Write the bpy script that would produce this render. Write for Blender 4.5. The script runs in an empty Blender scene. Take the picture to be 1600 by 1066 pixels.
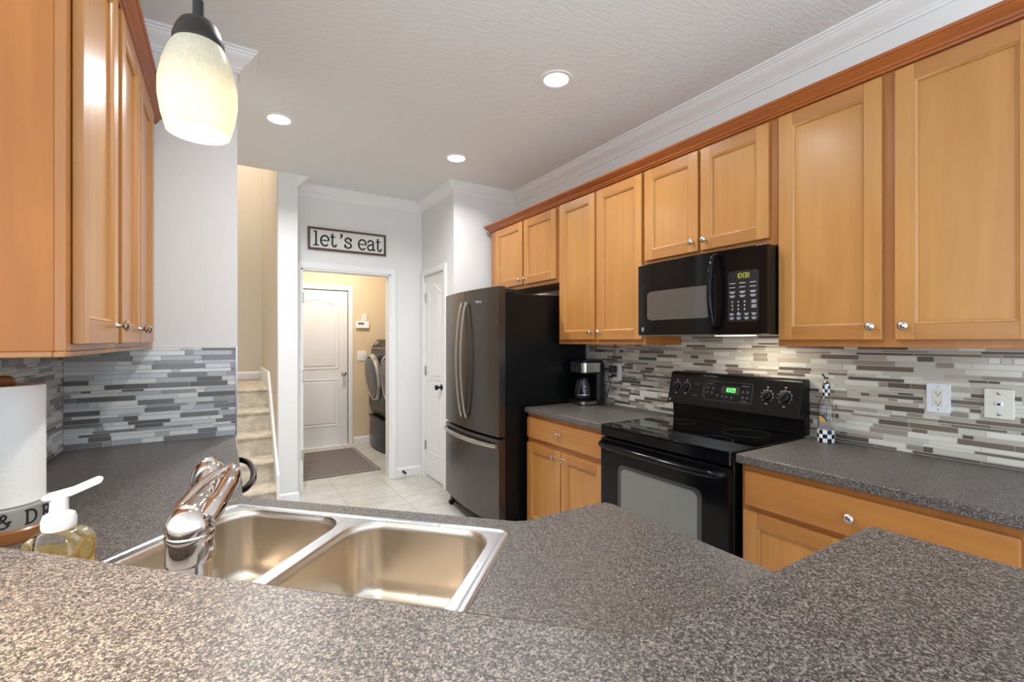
import bpy, bmesh, math, random
from mathutils import Matrix, Vector
C = bpy.context.scene
COL = C.collection
R = math.radians
PI = math.pi

# ------------------------------------------------------------------ camera, world, exposure
cam_d = bpy.data.cameras.new('camera')
cam = bpy.data.objects.new('camera', cam_d); COL.objects.link(cam)
cam.location = (0, 0, 1.376)
cam.rotation_euler = (R(90), 0, R(-31.94))
cam_d.sensor_width = 36.0
cam_d.lens = 36.0*724.1/1600
cam_d.shift_y = -0.6/1600
cam_d.clip_start = 0.02
C.camera = cam

w = bpy.data.worlds.new('world'); C.world = w; w.use_nodes = True
bg = w.node_tree.nodes['Background']
nt = w.node_tree
_tc = nt.nodes.new('ShaderNodeTexCoord'); _sp = nt.nodes.new('ShaderNodeSeparateXYZ'); _rp = nt.nodes.new('ShaderNodeValToRGB')
nt.links.new(_tc.outputs['Generated'], _sp.inputs[0]); nt.links.new(_sp.outputs['Z'], _rp.inputs[0])
_rp.color_ramp.elements[0].position = 0.0; _rp.color_ramp.elements[0].color = (0.87, 0.98, 1.09, 1)     # brighter below the horizon, added to lift the ceiling
_rp.color_ramp.elements[1].position = 0.02; _rp.color_ramp.elements[1].color = (0.53, 0.665, 0.80, 1)
nt.links.new(_rp.outputs[0], bg.inputs[0]); bg.inputs[1].default_value = 2.9

C.view_settings.view_transform = 'Standard'
C.view_settings.look = 'None'
C.view_settings.gamma = 1.0
C.view_settings.use_curve_mapping = False
C.view_settings.exposure = -0.03

DOWN_W, PEND_W, HOOD_W, LAUN_W, STAIR_W = 10.0, 1.3, 1.4, 27.0, 40.0
BAR_W = 16.0

# ------------------------------------------------------------------ materials
def srgb(r, g, b):
    f = lambda c: (c/12.92 if c <= .04045 else ((c+.055)/1.055)**2.4)
    return (f(r/255), f(g/255), f(b/255), 1)
class NT:
    def __init__(s, name):
        s.m = bpy.data.materials.new(name); s.m.use_nodes = True
        s.t = s.m.node_tree; s.b = s.t.nodes['Principled BSDF']
    def n(s, typ, **kw):
        nd = s.t.nodes.new(typ)
        for k, v in kw.items():
            if k in nd.inputs: nd.inputs[k].default_value = v
            else: setattr(nd, k, v)
        return nd
    def l(s, a, b): s.t.links.new(a, b)
    def coord(s, scale=(1, 1, 1), kind='Object', rot=(0, 0, 0), loc=(0, 0, 0)):
        tc = s.n('ShaderNodeTexCoord'); mp = s.n('ShaderNodeMapping')
        mp.inputs['Scale'].default_value = scale; mp.inputs['Rotation'].default_value = rot; mp.inputs['Location'].default_value = loc
        s.l(tc.outputs[kind], mp.inputs[0]); return mp.outputs[0]
    def ramp(s, fac, stops):
        r = s.n('ShaderNodeValToRGB'); e = r.color_ramp.elements
        while len(e) < len(stops): e.new(.5)
        for i, (p, c) in enumerate(stops): e[i].position = p; e[i].color = c
        s.l(fac, r.inputs[0]); return r.outputs[0]
    def bump(s, h, strength, dist=.002):
        b = s.n('ShaderNodeBump', Strength=strength, Distance=dist)
        s.l(h, b.inputs['Height']); s.l(b.outputs[0], s.b.inputs['Normal']); return b
def simple(name, col, rough=.5, metal=0., spec=.5, coat=0., emit=None, es=0., ior=None, trans=0., noise=None):
    q = NT(name); b = q.b
    b.inputs['Base Color'].default_value = col; b.inputs['Roughness'].default_value = rough
    b.inputs['Metallic'].default_value = metal; b.inputs['Specular IOR Level'].default_value = spec
    b.inputs['Coat Weight'].default_value = coat
    if trans: b.inputs['Transmission Weight'].default_value = trans
    if ior: b.inputs['IOR'].default_value = ior
    if emit: b.inputs['Emission Color'].default_value = emit; b.inputs['Emission Strength'].default_value = es
    if noise:
        nz = q.n('ShaderNodeTexNoise', Scale=noise[0], Detail=4.0); q.l(q.coord(), nz.inputs['Vector'])
        q.bump(nz.outputs[0], noise[1])
    return q.m
M = {}
def paint(name, col, rough=.6, sc=(60, 60, 60), st=.12):
    q = NT(name); q.b.inputs['Base Color'].default_value = col; q.b.inputs['Roughness'].default_value = rough
    q.b.inputs['Specular IOR Level'].default_value = .3
    nz = q.n('ShaderNodeTexNoise', Scale=1.0, Detail=5.0); q.l(q.coord(sc), nz.inputs['Vector'])
    q.bump(nz.outputs[0], st, .004 if st < .5 else .007); return q.m
M['wall'] = paint('wall_paint', srgb(230, 228, 225))
M['ceil'] = paint('ceiling_texture', srgb(233, 232, 230), .8, (20, 70, 28), .6)
M['tan'] = paint('tan_paint', srgb(214, 204, 188))
M['ltan'] = paint('laundry_paint', srgb(220, 200, 168))
M['white'] = simple('white_trim', srgb(236, 235, 233), .35)
M['doorwhite'] = simple('door_white', srgb(229, 227, 226), .4)
def wood(name, c0, c1, axis, rough=.34, sc=1.0):
    q = NT(name); s = [26*sc, 26*sc, 26*sc]; s[axis] = 1.6*sc
    oi = q.n('ShaderNodeObjectInfo'); tc = q.n('ShaderNodeTexCoord'); ad = q.n('ShaderNodeVectorMath', operation='ADD')
    ml = q.n('ShaderNodeVectorMath', operation='SCALE'); ml.inputs[3].default_value = 13.0
    cx = q.n('ShaderNodeCombineXYZ'); q.l(oi.outputs['Random'], cx.inputs[0]); q.l(oi.outputs['Random'], cx.inputs[1]); q.l(oi.outputs['Random'], cx.inputs[2])
    q.l(cx.outputs[0], ml.inputs[0]); q.l(tc.outputs['Object'], ad.inputs[0]); q.l(ml.outputs[0], ad.inputs[1])
    mp = q.n('ShaderNodeMapping'); mp.inputs['Scale'].default_value = s; q.l(ad.outputs[0], mp.inputs[0])
    n1 = q.n('ShaderNodeTexNoise', Scale=1.0, Detail=6.0, Roughness=.6, Distortion=.4); q.l(mp.outputs[0], n1.inputs['Vector'])
    mp2 = q.n('ShaderNodeMapping'); s2 = [5*sc]*3; s2[axis] = 1.5*sc; mp2.inputs['Scale'].default_value = s2; q.l(ad.outputs[0], mp2.inputs[0])
    n2 = q.n('ShaderNodeTexNoise', Scale=1.0, Detail=3.0); q.l(mp2.outputs[0], n2.inputs['Vector'])
    mx = q.n('ShaderNodeMath', operation='ADD'); h = q.n('ShaderNodeMath', operation='MULTIPLY'); h.inputs[1].default_value = .5
    q.l(n1.outputs[0], mx.inputs[0]); q.l(n2.outputs[0], mx.inputs[1]); q.l(mx.outputs[0], h.inputs[0])
    q.l(q.ramp(h.outputs[0], [(.34, c1), (.5, tuple((a+b)/2 for a, b in zip(c0, c1))), (.66, c0)]), q.b.inputs['Base Color'])
    q.b.inputs['Roughness'].default_value = rough; q.b.inputs['Coat Weight'].default_value = .2 if rough < .4 else 0; q.b.inputs['Coat Roughness'].default_value = .2
    return q.m
WA, WB = srgb(194, 138, 73), srgb(176, 118, 58)
M['woodv'] = wood('maple_vertical', WA, WB, 2)
M['woodh'] = wood('maple_horizontal', srgb(182, 124, 64), srgb(162, 104, 50), 0)
M['woodside'] = wood('maple_side', srgb(180, 110, 42), srgb(162, 95, 36), 2, .5)
M['woodframe'] = wood('maple_frame', srgb(178, 116, 58), srgb(156, 98, 46), 2)
M['crownwood'] = wood('stained_crown', srgb(172, 94, 34), srgb(138, 70, 26), 1, .4)
def laminate(name):
    q = NT(name); co = q.coord()
    v1 = q.n('ShaderNodeTexVoronoi', Scale=370.0); v2 = q.n('ShaderNodeTexVoronoi', Scale=600.0); nz = q.n('ShaderNodeTexNoise', Scale=260.0, Detail=3.0)
    dn = q.n('ShaderNodeTexNoise', Scale=420.0, Detail=2.0); q.l(co, dn.inputs['Vector'])
    va = q.n('ShaderNodeVectorMath', operation='MULTIPLY_ADD'); va.inputs[1].default_value = (.004,)*3
    q.l(dn.outputs['Color'], va.inputs[0]); q.l(co, va.inputs[2])
    for v in (v1, v2, nz): q.l(va.outputs[0], v.inputs['Vector'])
    s1 = q.n('ShaderNodeSeparateColor'); q.l(v1.outputs['Color'], s1.inputs[0])
    c1 = q.ramp(s1.outputs[0], [(0, srgb(44, 41, 41)), (.34, srgb(50, 47, 46)), (.38, srgb(74, 68, 65)), (.62, srgb(93, 86, 82)), (.68, srgb(124, 115, 107)), (1, srgb(150, 139, 129))])
    s2 = q.n('ShaderNodeSeparateColor'); q.l(v2.outputs['Color'], s2.inputs[0])
    c2 = q.ramp(s2.outputs[1], [(0, srgb(38, 36, 37)), (.5, srgb(60, 56, 55)), (.8, srgb(120, 112, 105)), (1, srgb(152, 143, 132))])
    mx = q.n('ShaderNodeMix', data_type='RGBA'); q.l(q.ramp(nz.outputs[0], [(.42, (0, 0, 0, 1)), (.58, (1, 1, 1, 1))]), mx.inputs['Factor'])
    q.l(c1, mx.inputs['A']); q.l(c2, mx.inputs['B']); q.l(mx.outputs['Result'], q.b.inputs['Base Color'])
    q.b.inputs['Roughness'].default_value = .38; q.b.inputs['Specular IOR Level'].default_value = .4
    q.bump(v1.outputs['Distance'], .08, .001)
    return q.m
M['lam'] = laminate('speckled_laminate')
def floor_tile(name):
    q = NT(name); P = .446
    co = q.coord((1, 1, 1), loc=(-.886, -3.62, 0))
    br = q.n('ShaderNodeTexBrick', offset=0.0, squash=1.0); q.l(co, br.inputs['Vector'])
    for k, v in (('Scale', 1.0), ('Mortar Size', .004), ('Mortar Smooth', .1), ('Brick Width', P), ('Row Height', P)): br.inputs[k].default_value = v
    br.inputs['Color1'].default_value = srgb(200, 196, 189); br.inputs['Color2'].default_value = srgb(193, 188, 180); br.inputs['Mortar'].default_value = srgb(160, 154, 146)
    nz = q.n('ShaderNodeTexNoise', Scale=5.0, Detail=6.0, Distortion=1.2); q.l(q.coord((1, 2.4, 1)), nz.inputs['Vector'])
    mx = q.n('ShaderNodeMix', data_type='RGBA', blend_type='MULTIPLY'); mx.inputs['Factor'].default_value = .8
    q.l(br.outputs[0], mx.inputs['A']); q.l(q.ramp(nz.outputs[0], [(.3, srgb(226, 220, 210)), (.6, (1, 1, 1, 1))]), mx.inputs['B'])
    q.l(mx.outputs['Result'], q.b.inputs['Base Color']); q.b.inputs['Roughness'].default_value = .3
    return q.m
M['floor'] = floor_tile('beige_floor_tile')
def carpet(name, a, b, sc=140):
    q = NT(name); nz = q.n('ShaderNodeTexNoise', Scale=sc, Detail=4.0); q.l(q.coord(), nz.inputs['Vector'])
    n2 = q.n('ShaderNodeTexNoise', Scale=12.0, Detail=4.0); q.l(q.coord(), n2.inputs['Vector'])
    ad = q.n('ShaderNodeMath', operation='ADD'); hf = q.n('ShaderNodeMath', operation='MULTIPLY'); hf.inputs[1].default_value = .5
    q.l(nz.outputs[0], ad.inputs[0]); q.l(n2.outputs[0], ad.inputs[1]); q.l(ad.outputs[0], hf.inputs[0])
    q.l(q.ramp(hf.outputs[0], [(.36, a), (.64, b)]), q.b.inputs['Base Color']); q.b.inputs['Roughness'].default_value = .95
    q.b.inputs['Specular IOR Level'].default_value = .1; q.bump(nz.outputs[0], .9, .01); return q.m
M['carpet'] = carpet('beige_carpet', srgb(186, 170, 148), srgb(238, 227, 208))
def matweave(name):
    q = NT(name); co = q.coord((1, 1, 1), rot=(0, 0, R(0)))
    br = q.n('ShaderNodeTexBrick', offset=.5); q.l(co, br.inputs['Vector'])
    for k, v in (('Scale', 1.0), ('Mortar Size', .006), ('Brick Width', .07), ('Row Height', .028), ('Mortar Smooth', .3)): br.inputs[k].default_value = v
    br.inputs['Color1'].default_value = srgb(84, 75, 72); br.inputs['Color2'].default_value = srgb(100, 90, 87); br.inputs['Mortar'].default_value = srgb(160, 148, 140)
    nz = q.n('ShaderNodeTexNoise', Scale=110.0, Detail=3.0); q.l(q.coord(), nz.inputs['Vector'])
    mx = q.n('ShaderNodeMix', data_type='RGBA', blend_type='MULTIPLY'); mx.inputs['Factor'].default_value = .7
    q.l(br.outputs[0], mx.inputs['A']); q.l(q.ramp(nz.outputs[0], [(.3, srgb(150, 150, 150)), (.65, (1, 1, 1, 1))]), mx.inputs['B'])
    q.l(mx.outputs['Result'], q.b.inputs['Base Color']); q.b.inputs['Roughness'].default_value = .95; q.bump(nz.outputs[0], .5, .004); return q.m
M['mat'] = matweave('woven_mat'); M['matline'] = simple('mat_line', srgb(178, 166, 152), .9); M['matedge'] = simple('mat_edge', srgb(92, 84, 80), .9)
def brushed(name, col, rough, sc=(2, 2, 120), an=.0):
    q = NT(name); q.b.inputs['Base Color'].default_value = col; q.b.inputs['Metallic'].default_value = 1.0
    nz = q.n('ShaderNodeTexNoise', Scale=1.0, Detail=3.0); q.l(q.coord(sc), nz.inputs['Vector'])
    mr = q.n('ShaderNodeMapRange'); mr.inputs['To Min'].default_value = rough-.06; mr.inputs['To Max'].default_value = rough+.08
    q.l(nz.outputs[0], mr.inputs[0]); q.l(mr.outputs[0], q.b.inputs['Roughness']); q.bump(nz.outputs[0], .01 if sc[2] > 100 else .03, .001); return q.m
M['steel'] = brushed('sink_steel', srgb(200, 202, 204), .28, (90, 3, 3))
M['bowl'] = brushed('bowl_steel', srgb(216, 206, 192), .3, (90, 90, 3))
M['blacksteel'] = simple('black_stainless', srgb(97, 95, 95), .27, 1.0)
M['handle'] = simple('handle_steel', srgb(186, 183, 180), .27, 1.0)
M['chrome'] = simple('chrome', srgb(226, 216, 208), .08, 1.0)
M['nickel'] = simple('nickel', srgb(200, 194, 186), .24, 1.0)
M['black'] = simple('black_enamel', srgb(12, 12, 14), .1, spec=.22)
M['panelblack'] = simple('backguard_black', srgb(12, 12, 13), .3, spec=.25)
M['blackglass'] = simple('black_glass', srgb(8, 8, 9), .04, spec=.45)
M['blackplastic'] = simple('black_plastic', srgb(20, 20, 22), .35)
M['fridgeside'] = simple('fridge_side', srgb(13, 13, 14), .3, spec=.25, noise=(500, .08))
M['ovenglass'] = simple('oven_window', srgb(118, 120, 114), .12, spec=.6)
M['ovenborder'] = simple('oven_window_border', srgb(62, 62, 62), .15)
M['mwwindow'] = simple('microwave_window', srgb(84, 76, 71), .1)
M['grey'] = simple('print_grey', srgb(175, 178, 185), .5)
M['dim'] = simple('print_dim', srgb(108, 106, 108), .5)
M['green'] = simple('display_green', srgb(20, 60, 20), .4, emit=(.12, 1, .16, 1), es=2.5)
M['yellow'] = simple('display_yellow', srgb(60, 60, 10), .4, emit=(.75, .8, .1, 1), es=.45)
M['plate'] = simple('plate_white', srgb(240, 240, 242), .3)
M['almond'] = simple('plate_almond', srgb(232, 228, 212), .35)
M['slot'] = simple('slot_dark', srgb(40, 38, 36), .6)
M['graphite'] = simple('washer_graphite', srgb(60, 62, 68), .3, .6)
M['doorgrey'] = simple('washer_door_grey', srgb(88, 90, 94), .22, .5)
M['silver'] = simple('silver_ring', srgb(190, 190, 190), .25, .9)
M['bronze'] = simple('dark_bronze', srgb(52, 47, 43), .4, .6)
M['paper'] = simple('paper_towel', srgb(240, 237, 232), .9, spec=.1, noise=(90, .5))
M['tin'] = simple('galvanized_tin', srgb(168, 168, 162), .45, .5)
M['ink'] = simple('black_ink', srgb(26, 26, 26), .6)
M['brownwood'] = wood('brown_wood', srgb(150, 98, 52), srgb(112, 66, 32), 0)
M['signframe'] = wood('sign_frame', srgb(104, 84, 70), srgb(76, 58, 46), 0, .7)
M['signface'] = simple('sign_face', srgb(226, 222, 218), .7)
M['pump'] = simple('pump_white', srgb(222, 221, 218), .4)
M['glass'] = simple('clear_glass', (1, 1, 1, 1), .02, ior=1.45, trans=1.0)
M['thin'] = simple('clear_plastic', (.97, .96, .93, 1), .05, ior=1.3, trans=1.0)
M['soap'] = simple('amber_soap', srgb(246, 222, 158), .1, ior=1.34, trans=.6)
M['gold'] = simple('gold_print', srgb(206, 166, 84), .25, .9)
M['coffeesteel'] = simple('coffee_steel', srgb(190, 184, 174), .22, 1.0)
M['carafeglass'] = simple('carafe_glass', srgb(36, 36, 38), .03, spec=.9)
M['ckw'] = simple('check_white', srgb(238, 238, 238), .25); M['ckb'] = simple('check_black', srgb(18, 18, 22), .25)
M['pyel'] = simple('paint_yellow', srgb(222, 178, 70), .4); M['porg'] = simple('paint_orange', srgb(206, 140, 84), .4); M['pblu'] = simple('paint_blue', srgb(54, 84, 120), .4); M['ppur'] = simple('paint_purple', srgb(140, 112, 130), .4)
M['grout'] = simple('grout', srgb(214, 210, 200), .8)
TILES = []
for i, (c, r, ws) in enumerate([((221, 216, 203), .1, 30), ((200, 193, 180), .12, 18), ((184, 172, 157), .3, 16), ((156, 143, 130), .3, 16), ((118, 105, 93), .22, 18), ((98, 87, 77), .3, 12)]):
    M['t%d' % i] = simple('mosaic_tile_%s' % 'abcdef'[i], srgb(*c), r, spec=.5); TILES.append(ws)
TILES_DAYLIT = []  # left walls: same mosaic with a cool daylight tint put into its colours
for i, (c, r, ws) in enumerate([((224, 225, 221), .1, 34), ((206, 209, 210), .1, 22), ((180, 184, 187), .12, 16), ((158, 158, 158), .25, 10), ((126, 126, 127), .14, 14), ((106, 103, 101), .25, 9)]):
    M['g%d' % i] = simple('daylit_mosaic_tile_%s' % 'abcdef'[i], srgb(*c), r, spec=.5); TILES_DAYLIT.append(ws)
def shade_mat():
    q = NT('linen_glass'); t = q.t
    tr = q.n('ShaderNodeBsdfTranslucent'); df = q.n('ShaderNodeBsdfDiffuse'); gl = q.n('ShaderNodeBsdfGlossy'); gl.inputs['Roughness'].default_value = .25
    nz = q.n('ShaderNodeTexNoise', Scale=1.0, Detail=4.0); q.l(q.coord((260, 260, 30)), nz.inputs['Vector'])
    n2 = q.n('ShaderNodeTexNoise', Scale=1.0, Detail=4.0); q.l(q.coord((40, 40, 320)), n2.inputs['Vector'])
    ad = q.n('ShaderNodeMath', operation='ADD'); hf = q.n('ShaderNodeMath', operation='MULTIPLY'); hf.inputs[1].default_value = .5
    q.l(nz.outputs[0], ad.inputs[0]); q.l(n2.outputs[0], ad.inputs[1]); q.l(ad.outputs[0], hf.inputs[0])
    cr = q.ramp(hf.outputs[0], [(.35, srgb(222, 212, 186)), (.65, srgb(240, 234, 216))])
    q.l(cr, tr.inputs[0]); q.l(cr, df.inputs[0])
    m1 = q.n('ShaderNodeMixShader'); m1.inputs[0].default_value = .5; q.l(tr.outputs[0], m1.inputs[1]); q.l(df.outputs[0], m1.inputs[2])
    m2 = q.n('ShaderNodeMixShader'); m2.inputs[0].default_value = .05; q.l(m1.outputs[0], m2.inputs[1]); q.l(gl.outputs[0], m2.inputs[2])
    q.l(m2.outputs[0], t.nodes['Material Output'].inputs[0]); return q.m
M['shade'] = shade_mat()
M['bulb'] = simple('lit_bulb', (1, 1, 1, 1), .5, emit=(1, .86, .62, 1), es=5)
M['lens'] = simple('lit_lens', (1, 1, 1, 1), .5, emit=(1, .97, .92, 1), es=9)
M['hoodlens'] = simple('hood_lens', (1, 1, 1, 1), .5, emit=(1, .9, .74, 1), es=5)

# ------------------------------------------------------------------ mesh helpers
def add(bm, t, mi=0, mx=None):
    if mx is not None: bmesh.ops.transform(t, matrix=mx, verts=t.verts)
    for f in t.faces: f.material_index = mi
    me = bpy.data.meshes.new('tmp'); t.to_mesh(me); t.free(); bm.from_mesh(me); bpy.data.meshes.remove(me)
def box(bm, x0, x1, y0, y1, z0, z1, b=0., mi=0, mx=None, seg=1):
    t = bmesh.new(); bmesh.ops.create_cube(t, size=1)
    for v in t.verts: v.co = Vector(((x0+x1)/2+v.co.x*(x1-x0), (y0+y1)/2+v.co.y*(y1-y0), (z0+z1)/2+v.co.z*(z1-z0)))
    if b: bmesh.ops.bevel(t, geom=t.edges[:], offset=b, segments=seg, affect='EDGES', profile=.5)
    add(bm, t, mi, mx)
def prism(bm, poly, z0, z1, mi=0, mx=None, b=0., seg=2, vert_b=False):
    t = bmesh.new(); vs = [t.verts.new((p[0], p[1], z0)) for p in poly]; f = t.faces.new(vs)
    r = bmesh.ops.extrude_face_region(t, geom=[f]); bmesh.ops.translate(t, vec=(0, 0, z1-z0), verts=[e for e in r['geom'] if isinstance(e, bmesh.types.BMVert)])
    bmesh.ops.recalc_face_normals(t, faces=t.faces)
    if b:
        ed = [e for e in t.edges if vert_b or abs(e.verts[0].co.z-e.verts[1].co.z) < 1e-6]
        bmesh.ops.bevel(t, geom=ed, offset=b, segments=seg, affect='EDGES', profile=.5)
    add(bm, t, mi, mx)
def lathe(bm, prof, seg=24, mi=0, mx=None, cap=True):
    t = bmesh.new(); rings = []
    for r, z in prof:
        if r < 1e-6: rings.append([t.verts.new((0, 0, z))])
        else: rings.append([t.verts.new((r*math.cos(2*PI*i/seg), r*math.sin(2*PI*i/seg), z)) for i in range(seg)])
    for a, b in zip(rings, rings[1:]):
        for i in range(seg):
            j = (i+1) % seg
            if len(a) == 1 and len(b) == 1: continue
            if len(a) == 1: t.faces.new((a[0], b[j], b[i]))
            elif len(b) == 1: t.faces.new((a[i], a[j], b[0]))
            else: t.faces.new((a[i], a[j], b[j], b[i]))
    if cap:
        if len(rings[0]) > 1: t.faces.new(rings[0][::-1])
        if len(rings[-1]) > 1: t.faces.new(rings[-1])
    bmesh.ops.recalc_face_normals(t, faces=t.faces); add(bm, t, mi, mx)
def tube(bm, pts, r, seg=10, mi=0, mx=None, sx=1., closed=False, up=None):
    t = bmesh.new(); pts = [Vector(p) for p in pts]; n = len(pts); rings = []
    rr = r if isinstance(r, (list, tuple)) else [r]*n
    prev = Vector(up) if up else None
    for i, p in enumerate(pts):
        if closed: d = pts[(i+1) % n]-pts[i-1]
        else: d = pts[min(i+1, n-1)]-pts[max(i-1, 0)]
        d.normalize()
        if prev is None: prev = Vector((0, 0, 1)) if abs(d.z) < .9 else Vector((1, 0, 0))
        u = prev-d*prev.dot(d); u.normalize(); v = d.cross(u); prev = u
        rings.append([t.verts.new(p+u*rr[i]*math.cos(2*PI*k/seg)+v*rr[i]*sx*math.sin(2*PI*k/seg)) for k in range(seg)])
    prs = list(zip(rings, rings[1:]))+([(rings[-1], rings[0])] if closed else [])
    for a, b in prs:
        for k in range(seg): t.faces.new((a[k], a[(k+1) % seg], b[(k+1) % seg], b[k]))
    if not closed: t.faces.new(rings[0][::-1]); t.faces.new(rings[-1])
    bmesh.ops.recalc_face_normals(t, faces=t.faces); add(bm, t, mi, mx)
def spline(pts, n=6):
    P = [Vector(p) for p in pts]; out = []
    for i in range(len(P)-1):
        p0, p1, p2, p3 = P[max(i-1, 0)], P[i], P[i+1], P[min(i+2, len(P)-1)]
        for k in range(n):
            t = k/n; out.append(.5*((2*p1)+(p2-p0)*t+(2*p0-5*p1+4*p2-p3)*t*t+(3*p1-p0-3*p2+p3)*t**3))
    out.append(P[-1]); return out
def sweep(bm, path, prof, side=1, mi=0, closed=False, mx=None, caps=True):
    """profile (offset, z) carried along a 2D path with mitred corners; offset goes to the left of travel (side=1)"""
    t = bmesh.new(); P = [Vector((p[0], p[1])) for p in path]; n = len(P); rings = []
    for i in range(n):
        def nrm(a, b): d = (b-a).normalized(); return Vector((-d.y, d.x))*side
        if closed: n0, n1 = nrm(P[i-1], P[i]), nrm(P[i], P[(i+1) % n])
        else: n0 = nrm(P[i-1], P[i]) if i else nrm(P[0], P[1]); n1 = nrm(P[i], P[i+1]) if i < n-1 else n0
        m = n0+n1; m = m/(1+n0.dot(n1))
        rings.append([t.verts.new((P[i].x+m.x*o, P[i].y+m.y*o, z)) for o, z in prof])
    k = len(prof)
    for a, b in list(zip(rings, rings[1:]))+([(rings[-1], rings[0])] if closed else []):
        for j in range(k): t.faces.new((a[j], a[(j+1) % k], b[(j+1) % k], b[j]))
    if not closed and caps: t.faces.new(rings[0][::-1]); t.faces.new(rings[-1])
    bmesh.ops.recalc_face_normals(t, faces=t.faces); add(bm, t, mi, mx)
def rrect(x0, x1, y0, y1, r, n=6):
    out = []
    for cx, cy, a in ((x1-r, y1-r, 0), (x0+r, y1-r, 90), (x0+r, y0+r, 180), (x1-r, y0+r, 270)):
        for k in range(n+1): t = R(a+90*k/n); out.append((cx+r*math.cos(t), cy+r*math.sin(t)))
    return out
def ribbon(bm, pts, wd, th, mi=0, fn=None):
    """flat stroke in the x/z plane, front at y=-th; fn maps (x, z, depth) to a point"""
    fn = fn or (lambda x, z, d: (x, -d, z)); t = bmesh.new(); P = [Vector((p[0], p[1])) for p in pts]; n = len(P); rows = []
    ww = wd if isinstance(wd, (list, tuple)) else [wd]*n
    for i in range(n):
        a = P[i]-P[max(i-1, 0)]; b = P[min(i+1, n-1)]-P[i]
        if a.length < 1e-9: a = b
        if b.length < 1e-9: b = a
        na = Vector((-a.y, a.x)).normalized(); nb = Vector((-b.y, b.x)).normalized(); m = (na+nb); m = m/max(.4, 1+na.dot(nb))
        l, r_ = P[i]+m*ww[i]/2, P[i]-m*ww[i]/2
        rows.append([t.verts.new(fn(l.x, l.y, th)), t.verts.new(fn(r_.x, r_.y, th)), t.verts.new(fn(r_.x, r_.y, 0)), t.verts.new(fn(l.x, l.y, 0))])
    for a, b in zip(rows, rows[1:]):
        for k in range(4): t.faces.new((a[k], a[(k+1) % 4], b[(k+1) % 4], b[k]))
    t.faces.new(rows[0][::-1]); t.faces.new(rows[-1]); bmesh.ops.recalc_face_normals(t, faces=t.faces); add(bm, t, mi)
def obj(name, bm, mats, parent=None, loc=None, rot=None, sharp=.6):
    for f in bm.faces: f.smooth = True
    for e in bm.edges:
        if len(e.link_faces) == 2:
            if e.calc_face_angle(3) > sharp: e.smooth = False
        else: e.smooth = False
    me = bpy.data.meshes.new(name); bm.to_mesh(me); bm.free()
    for m in (mats if isinstance(mats, (list, tuple)) else [mats]): me.materials.append(M[m] if isinstance(m, str) else m)
    o = bpy.data.objects.new(name, me); COL.objects.link(o)
    if parent: o.parent = parent
    wn = o.modifiers.new('weighted_normal', 'WEIGHTED_NORMAL'); wn.keep_sharp = True; wn.weight = 80
    if loc: o.location = loc
    if rot: o.rotation_euler = rot
    return o
def tag(o, label, cat, group=None, kind=None):
    o['label'] = label; o['category'] = cat
    if group: o['group'] = group
    if kind: o['kind'] = kind
    return o
def thing(name, label, cat, loc=(0, 0, 0), rz=0, group=None):
    o = bpy.data.objects.new(name, None); COL.objects.link(o); o.empty_display_size = .05
    o.location = loc; o.rotation_euler = (0, 0, R(rz)); return tag(o, label, cat, group)
def struct(name, bm, m, label=None):
    o = obj(name, bm, m); o['kind'] = 'structure'
    if label: o['label'] = label
    return o
def B(*a, **k): bm = bmesh.new(); box(bm, *a, **k); return bm
def copy_tree(o, parent=None):
    c = o.copy(); COL.objects.link(c)
    if parent: c.parent = parent
    for ch in list(o.children): copy_tree(ch, c)
    return c
def light(name, typ, loc, power, col, parent=None, size=.1, rot=None, **kw):
    d = bpy.data.lights.new(name, typ); d.energy = power; d.color = col
    if typ == 'AREA': d.shape = 'DISK'; d.size = size
    else: d.shadow_soft_size = size
    for k, v in kw.items(): setattr(d, k, v)
    o = bpy.data.objects.new(name, d); COL.objects.link(o); o.location = loc
    if rot: o.rotation_euler = rot
    if parent: o.parent = parent
    return o
YZX = Matrix(((0, 0, 1, 0), (1, 0, 0, 0), (0, 1, 0, 0), (0, 0, 0, 1)))      # polygon (y,z) extruded along x
XZ = Matrix(((1, 0, 0, 0), (0, 0, -1, 0), (0, 1, 0, 0), (0, 0, 0, 1)))      # polygon (x,z) extruded toward -y
T = Matrix.Translation
FRONT = Matrix.Rotation(R(90), 4, 'X')                                       # lathe axis to -y

# ------------------------------------------------------------------ setting: shell
XW, XA, YA, YB, YS, XL, ZC = 2.402, 1.749, 3.789, 4.574, 2.649, -.576, 2.785
YL, XLR = 6.36, 2.45
bm = B(-2.2, 2.7, -1.6, 6.6, -.08, 0); struct('floor', bm, 'floor')
bm = B(-3, 2.7, -1.3, 4.31, ZC, ZC+.05); box(bm, .391, 2.7, 4.31, 6.6, ZC, ZC+.05); box(bm, -1.6, .391, 4.31, 6.4, 4.6, 4.65); struct('ceiling', bm, 'ceil')
struct('wall_right', B(XW, XW+.12, -1.6, YA, 0, ZC), 'wall')
struct('wall_alcove', B(XA, XW+.12, YA, YA+.1, 0, ZC), 'wall')
bm = B(XA, XA+.1, YA+.1, 4.0, 0, ZC); box(bm, XA, XA+.1, 4.497, YB, 0, ZC); box(bm, XA, XA+.1, 4.0, 4.497, 2.035, ZC); struct('wall_pantry', bm, 'wall')
bm = B(.538, .597, YB, YB+.116, 0, ZC); box(bm, 1.42, XLR, YB, YB+.116, 0, ZC); box(bm, .597, 1.42, YB, YB+.116, 2.035, ZC); struct('wall_back', bm, 'wall')
struct('wall_stair', B(.391, .538, 4.31, 6.5, 0, 4.6), 'wall')
struct('wall_stair_back', B(-1.6, .391, 6.15, 6.25, 0, 4.6), 'tan')
struct('wall_stair_left', B(-1.7, -1.6, 2.0, 6.25, 0, 4.6), 'tan')
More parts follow.
